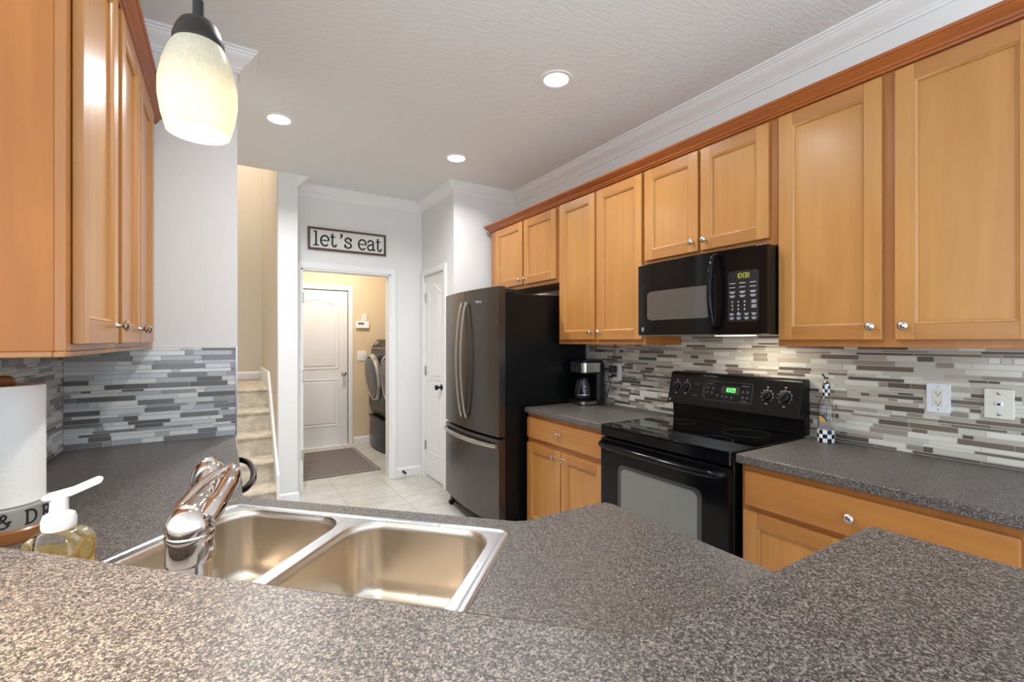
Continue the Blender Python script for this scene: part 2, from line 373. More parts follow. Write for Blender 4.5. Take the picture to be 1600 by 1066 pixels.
struct('wall_stair_lining', B(.385, .391, 4.32, 6.15, 0, 4.6), 'tan')
struct('wall_stair_header', B(-1.6, .391, 4.25, 4.31, ZC+.051, 4.6), 'tan')
struct('wall_laundry_back', B(.538, XLR+.1, YL, YL+.1, 0, ZC), 'ltan')
struct('wall_laundry_right', B(XLR, XLR+.1, YB+.116, YL, 0, ZC), 'ltan')
struct('wall_laundry_left', B(.538, .546, YB+.116, YL, 0, ZC), 'ltan')
struct('wall_left', B(XL-.12, XL, 1.22, YS+.12, 0, ZC), 'wall')
struct('wall_left_end', B(XL, .06, YS, YS+.12, 0, ZC), 'wall')
# half wall carrying the raised bar: its kitchen face is x+y=.70 then Y=.33
bm = bmesh.new(); prism(bm, [(-.70, 1.40), (.37, .33), (.90, .33), (.90, .21), (.32, .21), (-.70, 1.23)], 0, 1.028); struct('wall_bar', bm, 'wall')

CROWN = [(0, 2.69), (.01, 2.69), (.012, 2.70), (.018, 2.703), (.02, 2.712), (.03, 2.722), (.05, 2.736), (.064, 2.752), (.068, 2.762), (.074, 2.765), (.077, 2.772), (.085, 2.774), (.085, ZC), (0, ZC)]
bm = bmesh.new(); sweep(bm, [(XW, -1.6), (XW, YA), (XA, YA), (XA, YB), (.538, YB), (.538, 4.31)], CROWN, 1); struct('trim_1', bm, 'white', 'white crown moulding around the kitchen ceiling')
bm = bmesh.new(); sweep(bm, [(XL, 1.22), (XL, YS), (.06, YS), (.06, YS+.12)], CROWN, -1); struct('trim_2', bm, 'white', 'white crown moulding over the left wall end')
BASE = [(0, 0), (.014, 0), (.014, .07), (.011, .08), (.006, .088), (0, .092)]
bm = bmesh.new(); sweep(bm, [(1.749, YB), (1.478, YB)], BASE, 1); sweep(bm, [(XA, YB), (XA, 4.557)], BASE, -1); struct('baseboard_back', bm, 'white')
bm = bmesh.new(); sweep(bm, [(.538, YB), (.538, 4.31), (.391, 4.31)], BASE, 1); struct('baseboard_pillar', bm, 'white')
bm = bmesh.new(); sweep(bm, [(XLR, YL), (1.478, YL)], BASE, 1); struct('baseboard_laundry', bm, 'white')
bm = bmesh.new(); sweep(bm, [(.385, 6.15), (-1.6, 6.15)], [(o, z+.925) for o, z in BASE], 1); struct('baseboard_landing', bm, 'white')

# casing of the laundry opening
def casing(bm, x0, x1, ztop, wd, y, th=.018):
    prof = [(0, 0), (0, .010), (.004, .014), (.012, .014), (.018, .018), (wd-.012, th), (wd-.004, th-.002), (wd, th-.007), (wd, 0)]
    sweep(bm, [(x0, 0), (x0, ztop), (x1, ztop), (x1, 0)], prof, 1, 0, False, T((0, y, 0)) @ XZ)
bm = bmesh.new(); casing(bm, .597, 1.42, 2.035, .058, YB)
box(bm, .597, .616, YB-.008, YB+.116, 0, 2.035, .002); box(bm, 1.404, 1.42, YB-.008, YB+.116, 0, 2.035, .002); box(bm, .597, 1.42, YB-.008, YB+.116, 2.02, 2.035, .002)
tr = struct('trim_3', bm, 'white', 'white casing and jamb of the laundry doorway')
for z in (.34, 1.06, 1.77):
    bm = B(.6, .614, YB-.012, YB-.008, z-.045, z+.045); lathe(bm, [(.006, -.046), (.006, .046)], 10, 0, T((.616, YB-.012, z))); obj('hinge', bm, 'nickel', tr)

# ------------------------------------------------------------------ panel doors
def panel_door(name, w_, h, panels, y=0, th=.035):
    """local x 0..w, z 0..h, front at y=0 facing -y; panels (x0,x1,z0,z1,arch)"""
    bm = B(0, w_, 0, th, 0, h, .002)
    for x0, x1, z0, z1, ar in panels:
        pts = [(x0, z0), (x1, z0), (x1, z1-ar)]
        if ar:
            for k in range(1, 12):
                u = k/12; pts.append((x1+(x0-x1)*u, z1-ar+ar*(.5-.5*math.cos(2*PI*u))))
        pts.append((x0, z1-ar))
        sweep(bm, pts, [(-.008, 0), (-.004, -.004), (.004, -.006), (.012, -.003), (.018, 0)], 1, 0, True, XZ @ Matrix.Scale(-1, 4, (0, 0, 1)) @ Matrix.Scale(1, 4))
        cx, cz = (x0+x1)/2, (z0+z1)/2
        ins = [(cx+(px-cx)*(1-.07/(x1-x0)), cz+(pz-cz)*(1-.07/(z1-z0))) for px, pz in pts]
        prism(bm, ins, 0, .005, 0, XZ, .004, 1)
    return bm
def round_knob(mat_, parent, loc, r=.027):
    bm = bmesh.new(); lathe(bm, [(0, 0), (r*1.1, 0), (r*1.1, .005), (r*.85, .008), (.011, .01), (.009, .028), (.014, .034), (r*.92, .042), (r, .052), (r*.9, .062), (r*.5, .067), (0, .068)], 20, 0, FRONT)
    return obj('door_knob', bm, mat_, parent, loc)
d1 = bpy.data.objects.new('door_1', None); COL.objects.link(d1); d1.location = (.63, YL-.016, .012); d1['kind'] = 'structure'
d1['label'] = 'grey-white two-panel door with arched top at the back of the laundry'
obj('door_slab', panel_door('door_1', .766, 2.01, [(.12, .646, 1.0, 1.90, .07), (.12, .646, .26, .86, 0)], th=.014), 'doorwhite', d1)
round_knob('nickel', d1, (.715, 0, .935))
bm = bmesh.new(); lathe(bm, [(0, 0), (.008, 0), (.006, .004), (0, .005)], 12, 0, FRONT); obj('peephole', bm, 'bronze', d1, (.383, 0, 1.43))
bm = bmesh.new(); casing(bm, .62, 1.405, 2.035, .062, YL); box(bm, .62, 1.405, YL-.05, YL, 0, .012, .003); struct('trim_4', bm, 'white', 'white casing around the laundry back door')
bm = bmesh.new(); box(bm, 1.398, 1.405, YL-.014, YL, .012, 2.03); box(bm, .62, 1.405, YL-.014, YL, 2.024, 2.034); struct('trim_5', bm, 'slot', 'dark weatherstrip at the edge of the laundry back door')
d2 = bpy.data.objects.new('door_2', None); COL.objects.link(d2); d2.location = (XA+.012, 4.494, .012); d2.rotation_euler = (0, 0, R(-90)); d2['kind'] = 'structure'
d2['label'] = 'narrow white two-panel pantry door with black knob'
obj('door_slab', panel_door('door_2', .49, 2.018, [(.1, .39, .98, 1.90, .06), (.1, .39, .24, .83, 0)]), 'white', d2)
round_knob('blackplastic', d2, (.405, 0, .92), .026)
for z in (.30, 1.06, 1.80):
    bm = B(-.003, .02, -.004, 0, z-.045, z+.045); lathe(bm, [(.006, -.046), (.006, .046)], 10, 0, T((0, -.006, z))); obj('hinge', bm, 'nickel', d2)
bm = bmesh.new(); casing(bm, 4.0, 4.497, 2.035, .06, 0)
o = struct('trim_6', bm, 'white', 'white casing around the pantry door'); o.rotation_euler = (0, 0, R(-90)); o.location = (XA, 4.0+4.497, 0)

# ------------------------------------------------------------------ stairs
st = thing('staircase', 'beige carpeted stairs climbing beside the white pillar', 'stairs', (0, 4.15, 0))
for k in range(5):
    y = .22*k; z = .185*(k+1); bm = bmesh.new(); dep = .22 if k < 4 else 1.0
    box(bm, -1.59, .362, y+.022, y+.022+dep+(.0 if k == 4 else .02), max(0, z-.185), z-.02)
    prism(bm, [(y+.022+dep, z-.022), (y+.022+dep, z), (y+.02, z), (y+.006, z-.004), (y, z-.014), (y+.002, z-.028), (y+.012, z-.036), (y+.022, z-.036), (y+.03, z-.03)], -1.59, .362, 0, YZX, 0)
    o = obj('step', bm, 'carpet', st)
bm = bmesh.new(); prism(bm, [(-.02, 0), (-.02, .30), (.88, 1.075), (1.9, 1.075), (1.9, .9), (1.0, .9), (.1, 0)], .362, .384, 0, YZX, .003, 1); obj('skirt_board', bm, 'white', st)

# ------------------------------------------------------------------ cabinets
def knob(parent, x, z, y=-.02):
    bm = bmesh.new(); lathe(bm, [(0, 0), (.008, 0), (.0065, .003), (.005, .008), (.0055, .013), (.011, .017), (.0155, .021), (.0155, .024), (.011, .028), (.005, .0295), (0, .03)], 18, 0, FRONT)
    return obj('knob', bm, 'nickel', parent, (x, y, z))
def shaker(parent, x0, z0, w_, h, kx=None, kz=None, st_=.057):
    """recessed-panel door, front at y=-.02"""
    bm = bmesh.new(); y0, y1, e = -.02, -.001, .003
    box(bm, 0, st_, y0, y1, 0, h, e, 0, None, 2); box(bm, w_-st_, w_, y0, y1, 0, h, e, 0, None, 2)
    box(bm, st_-.001, w_-st_+.001, y0+.0004, y1, 0, st_, e, 1, None, 2); box(bm, st_-.001, w_-st_+.001, y0+.0004, y1, h-st_, h, e, 1, None, 2)
    sweep(bm, [(st_, st_), (w_-st_, st_), (w_-st_, h-st_), (st_, h-st_)], [(0, -.0190), (.0012, -.0186), (.0062, -.0134), (.0078, -.0126), (.0090, -.0078), (.0090, -.004), (0, -.004)], 1, 0, True, XZ @ Matrix.Scale(-1, 4, (0, 0, 1)))
    box(bm, st_-.004, w_-st_+.004, -.0075, -.003, st_-.004, h-st_+.004, 0, 0)
    o = obj('door', bm, ['woodv', 'woodh'], parent, (x0, 0, z0))
    if kx is not None: knob(o, kx, kz)
    return o
def drawer(parent, x0, z0, w_, h, kx):
    bm = B(0, w_, -.02, -.001, 0, h, .005, seg=2); o = obj('drawer_front', bm, 'woodh', parent, (x0, 0, z0)); knob(o, kx, h/2); return o
def carcass(parent, w_, h, d, stiles=(), rails=(), toe=0.):
    bm = B(0.001, w_-.001, .019, d, toe, h, .001)
    if toe: box(bm, .001, w_-.001, .07, d, 0, toe)
    obj('carcass', bm, 'woodside', parent)
    bm = B(0, w_, 0, .019, toe, h, .0015); obj('face_frame', bm, 'woodframe', parent)
UF = 2.079          # face plane of the uppers on the right wall
UD = XW-UF-.001
c = thing('wall_cabinet', 'short two-door maple wall cabinet over the refrigerator', 'cabinet', (UF, 3.69, 1.80), -90)
carcass(c, 1.004, .585, UD); shaker(c, .105, .03, .438, .517, .41, .04); shaker(c, .563, .03, .42, .517, .028, .04)
c = thing('wall_cabinet', 'tall two-door maple wall cabinet between refrigerator cabinet and microwave', 'cabinet', (UF, 2.685, 1.351), -90)
carcass(c, .812, 1.034, UD); shaker(c, .03, .031, .367, .966, .337, .048); shaker(c, .418, .031, .382, .966, .03, .048)
c = thing('wall_cabinet', 'short two-door maple wall cabinet right above the black microwave', 'cabinet', (UF, 1.872, 1.80), -90)
carcass(c, .757, .585, UD); shaker(c, .01, .034, .352, .515, .324, .05); shaker(c, .379, .034, .346, .515, .028, .05)
c = thing('wall_cabinet', 'wide tall maple wall cabinet at right, over the outlets', 'cabinet', (UF, 1.114, 1.351), -90)
carcass(c, .80, 1.034, UD); shaker(c, .011, .028, .374, .972, .344, .05); shaker(c, .424, .028, .366, .972, .03, .05)
CR2 = [(0, 2.362), (.014, 2.362), (.016, 2.37), (.022, 2.373), (.024, 2.381), (.032, 2.388), (.042, 2.396), (.046, 2.404), (.052, 2.406), (.054, 2.417), (0, 2.417)]
bm = bmesh.new(); sweep(bm, [(XW-.004, 3.69), (UF, 3.69), (UF, .313)], CR2, -1)
tag(obj('cabinet_crown', bm, 'crownwood'), 'long dark stained crown moulding on top of the right wall cabinets', 'moulding')
LF = -.271; LD = LF-XL-.001
c = thing('wall_cabinet', 'single-door maple wall cabinet nearest on the left with exposed side', 'cabinet', (LF, 1.283, 1.354), 90)
carcass(c, .452, 1.031, LD); shaker(c, .033, .014, .385, .985, .355, .05)
bm = B(-.004, .452, 0, .02, -.012, 0, .002); box(bm, -.004, .02, .02, LD, -.012, 0, .002); obj('light_rail', bm, 'woodh', c)
c = thing('wall_cabinet', 'two-door maple wall cabinet on the left against the white wall end', 'cabinet', (LF, 1.735, 1.354), 90)
carcass(c, .912, 1.031, LD); shaker(c, .03, .014, .345, .985, .315, .05); shaker(c, .398, .014, .365, .985, .03, .05)
obj('light_rail', B(0, .912, 0, .02, -.012, 0, .002), 'woodh', c)
bm = bmesh.new(); sweep(bm, [(XL+.004, 1.283), (LF, 1.283), (LF, YS-.001)], CR2, -1)
tag(obj('cabinet_crown', bm, 'crownwood'), 'dark stained crown moulding on top of the left wall cabinets', 'moulding')
BF = 1.807; BD = XW-BF-.012
c = thing('base_cabinet', 'small maple base cabinet with one drawer and two doors beside the refrigerator', 'cabinet', (BF, 2.684, 0), -90)
carcass(c, .778, .876, BD, toe=.1); drawer(c, .012, .712, .762, .136, .357); shaker(c, .012, .118, .372, .558, .312, .517); shaker(c, .394, .118, .38, .558, .022, .517)
c = thing('base_cabinet', 'wide maple base cabinet with a long drawer right of the range', 'cabinet', (BF, 1.113, 0), -90)
carcass(c, .84, .876, BD, toe=.1); drawer(c, .02, .715, .765, .135, .376); shaker(c, .014, .118, .38, .575, .35, .53); shaker(c, .402, .118, .383, .575, .03, .53)
# peninsula and sink bases (their fronts face the kitchen aisle)
c = thing('sink_base_cabinet', 'maple sink base cabinet set diagonally under the sink', 'cabinet', (.64, .962, 0), 135)
bm = B(.02, .83, .019, .06, .1, .70, .001); box(bm, .05, .8, .07, .09, 0, .1); obj('carcass', bm, 'woodside', c); obj('face_frame', B(.02, .83, 0, .019, .1, .872), 'woodframe', c)
shaker(c, .04, .118, .38, .56, .35, .5); shaker(c, .43, .118, .38, .56, .03, .5)
c = thing('base_cabinet', 'maple base cabinet at the end of the peninsula under the bar', 'cabinet', (.895, .945, 0), 180)
bm = B(.002, .235, .019, .60, .1, .874, .001); box(bm, .002, .235, .07, .6, 0, .1); obj('carcass', bm, 'woodside', c); obj('face_frame', B(0, .235, 0, .019, .1, .874), 'woodframe', c)
drawer(c, .01, .712, .215, .136, .107); shaker(c, .01, .118, .215, .56, .19, .5, .045)
c = thing('corner_base_cabinet', 'narrow maple base cabinet between dishwasher and sink base', 'cabinet', (.025, 1.63, 0), 90)
bm = B(.002, .28, .019, .59, .1, .874, .001); box(bm, .002, .28, .07, .59, 0, .1); obj('carcass', bm, 'woodside', c); obj('face_frame', B(0, .28, 0, .019, .1, .874), 'woodframe', c)
shaker(c, .01, .118, .26, .73, .23, .6, .045)

# ------------------------------------------------------------------ countertops
def slab(poly, z0, z1, r, hole=None):
    bm = bmesh.new(); prism(bm, poly, z0, z1, 0, None, r, 3); return bm
o = obj('countertop', slab([(1.782, 2.690), (1.782, 1.892), (XW-.001, 1.892), (XW-.001, 2.690)], .876, .914, .006), 'lam'); tag(o, 'short speckled grey countertop under the coffee maker', 'countertop')
o = obj('countertop', slab([(1.782, 1.126), (1.782, .262), (XW-.001, .262), (XW-.001, 1.126)], .876, .914, .006), 'lam'); tag(o, 'speckled grey countertop right of the range under the outlets', 'countertop')
SC = Vector((.125, 1.05)); SU = Vector((.7071, -.7071)); SV = Vector((.7071, .7071))
def slp(x, y): p = SC+SU*x+SV*y; return (p.x, p.y)
outer = [(XL+.001, YS-.001), (.05, YS-.001), (.05, 1.60), (.06, 1.575), (.632, 1.003), (.66, .99), (.905, .988), (.926, .98), (.934, .96), (.934, .332), (.371, .332), (XL+.001, 1.279)]
def holed(outer, inner, z0, z1):
    t = bmesh.new(); loops = []
    for L in (outer, inner):
        vs = [t.verts.new((p[0], p[1], z1)) for p in L]; loops.append([t.edges.new((vs[i], vs[(i+1) % len(vs)])) for i in range(len(vs))])
    bmesh.ops.triangle_fill(t, edges=loops[0]+loops[1], use_beauty=True)
    for f in t.faces:
        f.normal_update()
        if f.normal.z < 0: f.normal_flip()
    r = bmesh.ops.extrude_face_region(t, geom=t.faces[:]); bmesh.ops.translate(t, vec=(0, 0, z0-z1), verts=[e for e in r['geom'] if isinstance(e, bmesh.types.BMVert)])
    bmesh.ops.recalc_face_normals(t, faces=t.faces)
    bm = bmesh.new(); add(bm, t); return bm
HOLE = [slp(x, y) for x, y in rrect(-.385, .385, -.245, .245, .05)]
o = obj('countertop', holed(outer, HOLE, .876, .914), 'lam'); tag(o, 'speckled grey countertop around the sink, from left wall to peninsula', 'countertop')
bar = [(-.705, 1.425), (.366, .354), (.385, .346), (.915, .346), (.927, .334), (.927, -.06), (.915, -.075), (.20, -.075), (-1.0, 1.125), (-.705, 1.42)]
bar = [(-.60, 1.32), (.366, .354), (.385, .346), (.915, .346), (.927, .334), (.927, -.06), (.915, -.075), (.20, -.075), (-.80, .925), (-.80, 1.20), (-.60, 1.20)]
o = obj('bar_top', slab(bar, 1.029, 1.067, .01), 'lam'); tag(o, 'raised speckled bar top in the foreground', 'countertop')

# ------------------------------------------------------------------ mosaic backsplash
def mosaic(name, label, length, z0, z1, seed, loc, rz, key='t', ws=None):
    """grout sheet with raised tiles; local x along the wall, front at y=0 facing -y"""
    rnd = random.Random(seed); bm = B(0, length, .0025, .0065, z0, z1, mi=0); z = z0+.002; g = .0022
    while z < z1-.006:
        h = min(rnd.choice([.0095, .0095, .0145, .0145, .0205, .0205, .0205]), z1-.002-z); x = -rnd.random()*.1; last = -1
        while x < length-.002:
            wl = rnd.choice([.03, .05, .075, .1, .13, .15, .15, .2]); k = rnd.choices(range(6), ws or TILES)[0]
            if k == last: k = rnd.choices(range(6), ws or TILES)[0]
            last = k; a, b_ = max(0, x), min(length, x+wl)
            if b_-a > .006:
                t = bmesh.new(); ch = .0006
                v = [t.verts.new(p) for p in ((a, .003, z), (b_, .003, z), (b_, .003, z+h), (a, .003, z+h), (a+ch, 0, z+ch), (b_-ch, 0, z+ch), (b_-ch, 0, z+h-ch), (a+ch, 0, z+h-ch))]
                for f in ((4, 5, 6, 7), (0, 1, 5, 4), (1, 2, 6, 5), (2, 3, 7, 6), (3, 0, 4, 7)): t.faces.new([v[i] for i in f])
                add(bm, t, k+1)
            x += wl+g
        z += h+g
    o = obj(name, bm, ['grout']+['%s%d' % (key, i) for i in range(6)], None, loc, (0, 0, R(rz)), .3)
    return tag(o, label, 'backsplash')
mosaic('mosaic_backsplash', 'brown and cream mosaic tile backsplash behind the range on the right wall', 2.44, .9145, 1.352, 3, (2.394, 2.712, 0), -90)
mosaic('mosaic_backsplash', 'small strip of mosaic tile right under the microwave', .756, 1.3525, 1.405, 8, (2.394, 1.871, 0), -90)
mosaic('mosaic_backsplash', 'grey mosaic tile backsplash on the white wall end at left', .62, .9145, 1.346, 5, (XL+.008, YS-.008, 0), 0, 'g', TILES_DAYLIT)
mosaic('mosaic_backsplash', 'mosaic tile backsplash behind the paper towels on the left wall', 1.345, .9145, 1.342, 9, (XL+.008, 1.295, 0), 90, 'g', TILES_DAYLIT)
bm = B(.0525, .058, YS-.010, YS-.0005, .9145, 1.349); tag(obj('edge_strip', bm, 'silver'), 'thin metal edge strip at the right end of the left tile', 'trim')

# ------------------------------------------------------------------ sink
sk = thing('sink', 'double-bowl stainless steel sink set diagonally in the countertop', 'sink', (SC.x, SC.y, .914), -45)
def bowl_poly(x0, x1, y0, y1, r): return rrect(x0, x1, y0, y1, r, 8)
BW = [(-.362, -.026, -.15, .238), (.004, .364, -.15, .238)]
t = bmesh.new(); eds = []
for L in (rrect(-.4, .4, -.262, .262, .03, 6), bowl_poly(*BW[0], .075), bowl_poly(*BW[1], .075)):
    vs = [t.verts.new((p[0], p[1], .0035)) for p in L]; eds += [t.edges.new((vs[i], vs[(i+1) % len(vs)])) for i in range(len(vs))]
bmesh.ops.triangle_fill(t, edges=eds, use_beauty=True)
bmesh.ops.recalc_face_normals(t, faces=t.faces)
for f in t.faces:
    if f.normal.z < 0: f.normal_flip()
bm = bmesh.new(); add(bm, t)
sweep(bm, rrect(-.4, .4, -.262, .262, .03, 6), [(0, .0035), (.004, .006), (.012, .006), (.018, .0036), (.018, .0005), (-.002, .0005)], 1, 0, True)
obj('rim', bm, 'steel', sk, sharp=.9)
for x0, x1, y0, y1 in BW:
    t = bmesh.new(); rings = []
    for ins, z in ((0, .0035), (.002, .001), (.006, -.004), (.009, -.015), (.013, -.13), (.018, -.155), (.03, -.172), (.05, -.18)):
        rr = max(.02, .075-ins*.6); rings.append([t.verts.new((p[0], p[1], z)) for p in rrect(x0+ins, x1-ins, y0+ins, y1-ins, rr, 8)])
    for a, b_ in zip(rings, rings[1:]):
        for i in range(len(a)): t.faces.new((a[i], a[(i+1) % len(a)], b_[(i+1) % len(a)], b_[i]))
    t.faces.new(rings[-1]); bmesh.ops.recalc_face_normals(t, faces=t.faces)
    for f in t.faces: f.normal_flip()
    bm = bmesh.new(); add(bm, t); o = obj('basin', bm, 'bowl', sk, sharp=1.2)
    bm = bmesh.new(); lathe(bm, [(.056, .001), (.052, .004), (.04, .003), (.036, -.002), (.0, -.002)], 28); obj('drain', bm, 'nickel', o, ((x0+x1)/2, (y0+y1)/2+.02, -.18))

# ------------------------------------------------------------------ faucet (seen from behind)
fc = thing('faucet', 'chrome single-lever kitchen faucet on the sink deck', 'faucet', (-.044, .885, .918))
bm = bmesh.new(); lathe(bm, [(.036, 0), (.036, .006), (.031, .01), (.030, .016), (.031, .112), (.0335, .114), (.0345, .118), (.033, .136), (.0315, .146), (.0335, .15), (.034, .154), (.033, .158), (.031, .162), (.0, .164)], 32); obj('body', bm, 'chrome', fc)
bm = bmesh.new(); tube(bm, spline([(.002, .02, .135), (.006, .07, .165), (.012, .14, .182), (.017, .205, .186), (.019, .24, .179)], 6), [.024]*6+[.021]*6+[.019]*6+[.018]*7, 18); obj('spout', bm, 'chrome', fc)
bm = bmesh.new(); lathe(bm, [(0, .034), (.013, .034), (.0135, .03), (.019, .028), (.0195, .024), (.026, .019), (.030, .008), (.032, -.004), (.032, -.016), (.030, -.02), (.027, -.034), (.022, -.045), (0, -.045)], 28, 0, T((.02, .258, .180)) @ Matrix.Rotation(R(-28), 4, 'X')); obj('spray_head', bm, 'chrome', fc)
# loop lever: dome over the body, two rails that meet at the tip
bm = bmesh.new(); lathe(bm, [(.033, .158), (.0335, .166), (.032, .176), (.027, .187), (.018, .195), (.008, .198), (0, .199)], 32)
hd = Vector((.054, .096, .0)); hn = Vector((-hd.y, hd.x, 0)).normalized()
for s in (-1, 1):
    P = [Vector((0, 0, .176))+hn*s*.024, hd*.3+hn*s*.026+Vector((0, 0, .196)), hd*.7+hn*s*.02+Vector((0, 0, .216)), hd*.95+hn*s*.01+Vector((0, 0, .223)), hd*1.05+Vector((0, 0, .226))]
    k_ = 1.25 if s < 0 else .72
    tube(bm, spline(P, 6), [q_*k_ for q_ in [.013]*6+[.0115]*6+[.0105]*6+[.0085/k_]*7], 12)
P = [Vector((0, 0, .182)), hd*.25+Vector((0, 0, .192)), hd*.45+Vector((0, 0, .20))]
tube(bm, spline(P, 5), [.022, .022, .021, .02, .019, .018, .016, .014, .012, .009, .006], 16)
obj('lever', bm, 'chrome', fc)

# ------------------------------------------------------------------ dishwasher under the left counter
dw = thing('dishwasher', 'black dishwasher with bowed handle under the left counter', 'dishwasher', (.052, 1.93, 0), 90)
obj('tub', B(.003, .597, .03, .58, .1, .872), 'blackplastic', dw)
obj('toe_panel', B(.003, .597, .06, .08, 0, .1), 'blackplastic', dw)
obj('door', B(.003, .597, 0, .03, .1, .77, .004), 'black', dw)
obj('control_panel', B(.003, .597, -.006, .03, .774, .872, .005), 'black', dw)
bm = bmesh.new(); tube(bm, spline([(.04, .0, .825), (.06, -.02, .826), (.15, -.046, .828), (.3, -.056, .829), (.45, -.046, .828), (.54, -.02, .826), (.56, 0, .825)], 6), .0125, 12, up=(0, 0, 1)); obj('handle', bm, 'black', dw)

# ------------------------------------------------------------------ refrigerator
FW = .885
fr = thing('refrigerator', 'black stainless french-door refrigerator with bottom freezer', 'refrigerator', (1.649, 3.607, 0), -90)
obj('cabinet', B(.004, FW-.004, 0, .72, .05, 1.705, .004), 'fridgeside', fr)
def arc_front(x): u = (x-FW/2)/(FW/2); return -.094+.038*u*u
def fridge_panel(x0, x1, z0, z1, mats='blacksteel'):
    pts = [(x0+(x1-x0)*k/16, arc_front(x0+(x1-x0)*k/16)) for k in range(17)]; pts = [(x0, -.006)]+pts+[(x1, -.006)]
    bm = bmesh.new(); prism(bm, pts, z0, z1, 0, None, .005, 2); return bm
def bow_handle(axis, a, b_, other, front, out):
    bm = bmesh.new(); pts = []
    for k in range(25):
        u = k/24; bulge = math.sin(PI*u)**.7 if 0 < u < 1 else 0
        d = front-.012-out*bulge
        pts.append((other, d, a+(b_-a)*u) if axis == 'z' else (a+(b_-a)*u, d+arc_front(a+(b_-a)*u)-arc_front(FW/2), other))
    if axis == 'z': tube(bm, pts, .006, 14, up=(0, 1, 0), sx=2.3)
    else: tube(bm, pts, .014, 12, up=(0, 0, 1), sx=.6)
    if axis == 'z':
        for zz in (a+.006, b_-.006): box(bm, other-.007, other+.007, front-.02, front+.004, zz-.012, zz+.012, .002)
    else:
        for xx in (a+.006, b_-.006): box(bm, xx-.014, xx+.014, arc_front(xx)-.02, arc_front(xx)+.004, other-.010, other+.010, .002)
    return bm
for x0, x1, hx in ((0, FW/2-.002, FW/2-.04), (FW/2+.002, FW, FW/2+.036)):
    d = obj('door', fridge_panel(x0, x1, .715, 1.75), 'blacksteel', fr)
    obj('handle', bow_handle('z', .80, 1.66, hx, arc_front(hx), .045), 'handle', d)
fz = obj('freezer_drawer', fridge_panel(0, FW, .115, .70), 'blacksteel', fr)
obj('handle', bow_handle('x', .02, .865, .652, arc_front(FW/2), .03), 'handle', fz)
obj('gasket', B(.01, FW-.01, -.01, 0, .10, 1.74), 'blackplastic', fr)
obj('toe_grille', B(.03, FW-.03, .0, .03, .02, .10), 'blackplastic', fr)
for xx in (.03, FW-.03):
    bm = bmesh.new(); lathe(bm, [(.0, -.016), (.02, -.016), (.022, -.008), (.022, .008), (.02, .016), (0, .016)], 18, 0, T((xx, -.02, .022)) @ Matrix.Rotation(R(90), 4, 'Y')); box(bm, xx-.02, xx+.02, -.02, .02, .03, .1, .003); obj('caster', bm, 'blackplastic', fr)
for xx in (.05, FW-.05):
    bm = bmesh.new(); prism(bm, rrect(xx-.04, xx+.04, -.05, .09, .02), 1.705, 1.735, 0, None, .006, 2); obj('hinge_cover', bm, 'blackplastic', fr)
def text_mesh(name, s, size, mat_, parent, loc, rx=90, depth=.0006, rz=0, shear=0., align='CENTER'):
    cu = bpy.data.curves.new(name, 'FONT'); cu.body = s; cu.size = size; cu.extrude = depth; cu.align_x = align; cu.align_y = 'CENTER'; cu.shear = shear
    o = bpy.data.objects.new(name, cu); COL.objects.link(o); bpy.context.view_layer.update()
    me = bpy.data.meshes.new_from_object(o.evaluated_get(bpy.context.evaluated_depsgraph_get())); bpy.data.objects.remove(o); bpy.data.curves.remove(cu)
    me.materials.clear(); me.materials.append(M[mat_]); o = bpy.data.objects.new(name, me); COL.objects.link(o)
    o.location = loc; o.rotation_euler = (R(rx), 0, R(rz)); o.parent = parent; return o
xx = .665; text_mesh('badge', 'Whirlpool', .026, 'grey', fr, (xx, arc_front(xx)-.0008, 1.655), rz=9)

# folded thing lying on the refrigerator
bm = B(0, .20, 0, .16, 0, .02, .004); box(bm, .03, .17, .02, .14, .02, .026, .002, 1); o = obj('storage_tray', bm, ['silver', 'blackplastic'], None, (1.99, 2.76, 1.706), (0, 0, R(-8))); tag(o, 'flat grey tray lying on top of the refrigerator', 'tray')

# ------------------------------------------------------------------ range
RW = .760
rg = thing('range', 'black glass-top electric range between the base cabinets', 'stove', (1.782, 1.889, 0), -90)
obj('body', B(.003, RW-.003, 0, .605, .03, .893, .002), 'black', rg)
bm = bmesh.new(); prism(bm, rrect(-.001, RW+.001, -.036, .56, .012), .9145, .9215); obj('cooktop', bm, 'blackglass', rg)
bm = B(.0, RW, -.034, .0, .862, .9135, .004); obj('front_rail', bm, 'black', rg)
for bx, by, br_ in ((.19, .14, .105), (.565, .14, .085), (.19, .40, .075), (.565, .40, .105)):
    bm = bmesh.new()
    for q in (1, .97): lathe(bm, [(br_*q-.0012, 0), (br_*q-.0012, .0004), (br_*q, .0004), (br_*q, 0)], 64, 0, T((bx, by, .9215)), cap=False)
    obj('burner_ring', bm, 'ovenborder', rg)
dr = obj('oven_door', B(.003, RW-.003, -.038, -.001, .205, .853, .006, seg=2), 'black', rg)
bm = bmesh.new(); prism(bm, rrect(.135, .632, .34, .735, .035), 0, .0012, 0, XZ, 0); o = obj('window_border', bm, 'ovenborder', dr, (0, -.0385, 0))
bm = bmesh.new(); prism(bm, rrect(.158, .61, .36, .718, .03), 0, .0012, 0, XZ, 0); o = obj('window', bm, 'ovenglass', dr, (0, -.0395, 0))
bm = bmesh.new(); tube(bm, spline([(.018, -.036, .826), (.03, -.062, .826), (.07, -.082, .824), (.2, -.088, .822), (.56, -.088, .822), (.69, -.082, .824), (.73, -.062, .826), (.742, -.036, .826)], 6), .015, 14, up=(0, 0, 1), sx=.85); obj('handle', bm, 'black', dr)
obj('storage_drawer', B(.003, RW-.003, -.03, -.001, .04, .197, .006, seg=2), 'black', rg)
